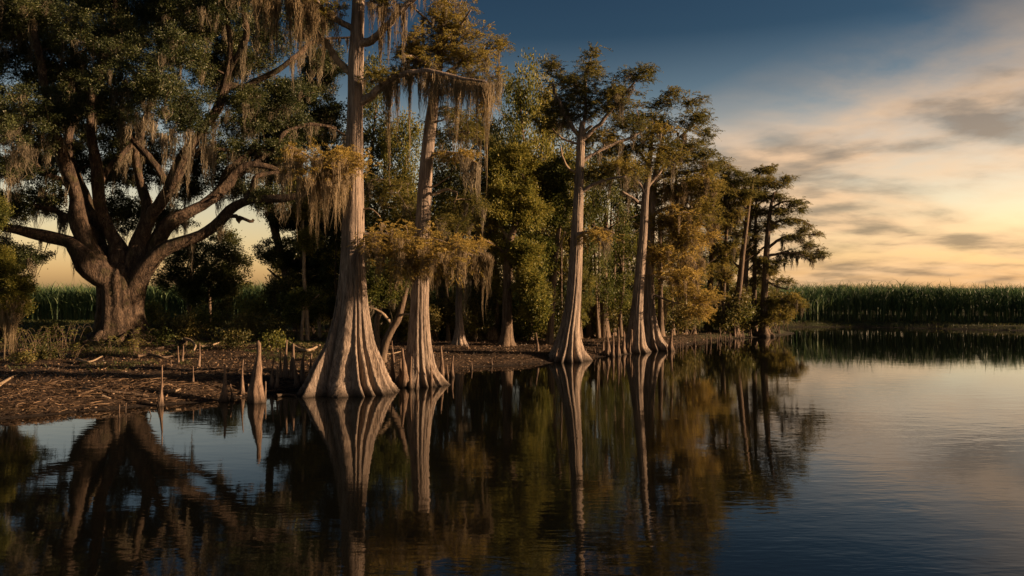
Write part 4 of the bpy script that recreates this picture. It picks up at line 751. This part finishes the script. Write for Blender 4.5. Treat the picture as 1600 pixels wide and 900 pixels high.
for i in range(52):
    px = 575+rnd.rand()*650; py = 531-(max(px, 700)-700)*.018+rnd.rand()*3-(4 if px > 900 else 0)
    bush('bush', px, max(py, 518), 40+rnd.rand()*34, 26+rnd.rand()*44, 'shaded understory bush on the floor of the wood', ['shrub', 'broad', 'broad_d'][rnd.randint(3)], 'bush', 'understory bushes on the floor of the wood', seed=60+i, stems=7)

# ------------------------------------------------------------------ sugar cane field, grass, litter (uncountable cover)
def blades(x, y, z0, hgt, n_seg, wid, lean, rs):
    n = len(x); a = rs.rand(n)*6.28; an = rs.rand(n)*np.pi; side = np.c_[np.cos(an), np.sin(an), 0*an]; rings = []
    for t in np.linspace(0, 1, n_seg+1):
        c = np.c_[x+np.cos(a)*lean*hgt*t**2.2, y+np.sin(a)*lean*hgt*t**2.2, z0+hgt*(t-.25*lean*t**3)]; wv = (wid*(1-t)**.7*(.6+.4*min(1, t*4)))
        rings += [c-side*np.reshape(wv, (-1, 1))*.5, c+side*np.reshape(wv, (-1, 1))*.5]
    m = 2*(n_seg+1); q = np.array([[2*i, 2*i+1, 2*i+3, 2*i+2] for i in range(n_seg)])
    return np.stack(rings, 1).reshape(-1, 3), (np.arange(n)[:, None, None]*m+q).reshape(-1, 4)
rs = np.random.RandomState(5); g = Geo()
def edge_y(x): return np.where(x < 18, 66.0+.0*x, np.interp(x, [18, 22, 31, 36, 43, 60, 90, 130, 200], [66, 68, 69.5, 68.5, 66, 60.5, 53.5, 48, 42]))
for row in range(16):
    nn = int((2100, 2000, 1700, 1500, 1200)[min(row, 4)]); x = -75+rs.rand(nn)*215; y = edge_y(x)+row*1.15+rs.normal(size=nn)*.22
    top = 2.96+.16*np.sin(x*.21+1)+.10*np.sin(x*.9)+rs.normal(size=nn)*.19+.0*row; z = gh(x, y)
    v, q = blades(x, y, z, top*.86, 2, .07+0*x, .03+0*x, rs); g.add(v, q)
    for k in range(7 if row < 4 else 5):
        h0 = top*(.15+.65*rs.rand(nn)) if k < 5 else top*.78; ll = (top*1.04-h0)*(.75+.35*rs.rand(nn)) if k >= 3 else .9+.6*rs.rand(nn)
        v, q = blades(x, y, z+h0, ll, 3, .062+.03*rs.rand(nn), .25+.75*rs.rand(nn), rs); g.add(v, q)
tag(g.build('sugarcane_field', M['cane']), kind='stuff')
# distant tree tops over the cane, small
for i, (px, d, hh, ww) in enumerate([(1300, 210, 450, 34), (1316, 220, 446, 22), (1270, 230, 449, 30), (362, 240, 446, 14), (384, 240, 446, 12), (372, 250, 447, 14), (395, 245, 447, 18)]):
    plant('d' if i % 2 else 'e', px, d, hh, ww, 'tiny distant tree top just showing above the cane', 'distant tree tops above the cane')
# grass along the banks
g = Geo(); n = 26000; x = -48+rs.rand(n)*150; y = edge_y(x)-rs.rand(n)**1.3*6.5; k = sdist(x, y) > .25; x, y = x[k], y[k]
x2 = -45+rs.rand(9000)*62; y2 = 46+rs.rand(9000)*20; k = (sdist(x2, y2) > 2) & (wob(x2*.4, y2*.4) > -.1); x = np.r_[x, x2[k]]; y = np.r_[y, y2[k]]; n = len(x)
v, q = blades(x, y, gh(x, y)-.02, .14+.22*rs.rand(n), 2, .05+0*x, .6+.5*rs.rand(n), rs); g.add(v, q); tag(g.build('bank_grass', M['grass']), kind='stuff')
g = Geo(); n = 30000; px_ = rs.rand(n)*560; d_ = 27+rs.rand(n)**.8*22; x = (px_-800)/F*d_*1.02; k = (sdist(x, d_) > 3) & (wob(x*.6, d_*.6) > .22-(d_-30)*.03); x, y = x[k], d_[k]; n = len(x)
v, q = blades(x, y, gh(x, y)-.02, .08+.20*rs.rand(n), 2, .035+0*x, .7+.6*rs.rand(n), rs); g.add(v, q); tag(g.build('weedy_grass', M['grass']), kind='stuff')
g = Geo(); n = 130000; d_ = 17+rs.rand(n)**1.2*36; x = (-860+rs.rand(n)*1300)/F*d_; k = sdist(x, d_) > .12; x, d_ = x[k], d_[k]; n = len(x)
sz = (.03+.05*rs.rand(n))*(.6+d_/50); dr = rs.normal(size=(n, 3))*np.array([1, 1, .22]); leaves(g, np.c_[x, d_, gh(x, d_)+.02+.03*rs.rand(n)], dr, 1.0, .5, rs=rs) if False else None
L_ = sz; D = unit(dr); S_ = unit(np.cross(D, rs.normal(size=(n, 3))*np.array([.3, .3, 1]))); C = np.c_[x, d_, gh(x, d_)+.025+.03*rs.rand(n)]
g.add(np.stack([C-D*L_[:, None]*.6, C+S_*L_[:, None]*.28, C+D*L_[:, None]*.6, C-S_*L_[:, None]*.28], 1).reshape(-1, 3), np.arange(4*n).reshape(-1, 4)); tag(g.build('leaf_litter', M['litter']), kind='stuff')
# reeds, straw and twigs strewn over the low left bank
g = Geo(); n = 2600; d_ = 19+rs.rand(n)*9; x = (-870+rs.rand(n)*560)/F*d_; k = (sdist(x, d_) > .1) & (sdist(x, d_) < 4.5); x, d_ = x[k], d_[k]
for a, b in zip(x, d_):
    an = rs.normal()*.6; ln = .12+.35*rs.rand(); z = float(gh(a, b))+.03+.04*rs.rand(); dz_ = rs.normal()*.05
    tube(g, [(a-ln*math.cos(an)*.5, b-ln*math.sin(an)*.5, z), (a, b, z+.02), (a+ln*math.cos(an)*.5, b+ln*math.sin(an)*.5, z+dz_)], [.008, .010, .005], 4)
tag(g.build('straw_debris', M['litter']), kind='stuff')
g = Geo(); n = 5000; d_ = 17+rs.rand(n)*40; x = (-860+rs.rand(n)*1300)/F*d_; q_ = sdist(x, d_); k = (q_ < -.05) & (q_ > -2.2*rs.rand(n)**2-.1); x, d_ = x[k], d_[k]; n = len(x); a = rs.rand(n)*6.28; c, s_ = np.cos(a), np.sin(a); L_ = .02+.03*rs.rand(n)
C = np.c_[x, d_, 0*x+.006]; D = np.c_[c, s_, 0*c]*L_[:, None]; S_ = np.c_[-s_, c, 0*c]*L_[:, None]*.5
g.add(np.stack([C-D, C+S_, C+D, C-S_], 1).reshape(-1, 3), np.arange(4*n).reshape(-1, 4)); tag(g.build('floating_leaves', M['litter']), kind='stuff')

number_off('low trees of the far point', 'low leafy tree under the far point cypresses, %s of that clump')
number_off('slender boles inside the wood', 'dark slender bole in the shaded wood, %s among such boles')
number_off('small knees along the far waterline', 'small knee of the crowded far waterline row, %s')
number_off('low knees round the cypress pair', 'dark low knee round the feet of the cypress pair, %s')
number_off('understory bushes on the floor of the wood', 'shaded leafy bush on the floor of the wood, %s of them')
number_off('distant tree tops above the cane', 'tiny distant tree top above the cane, %s of those in view')
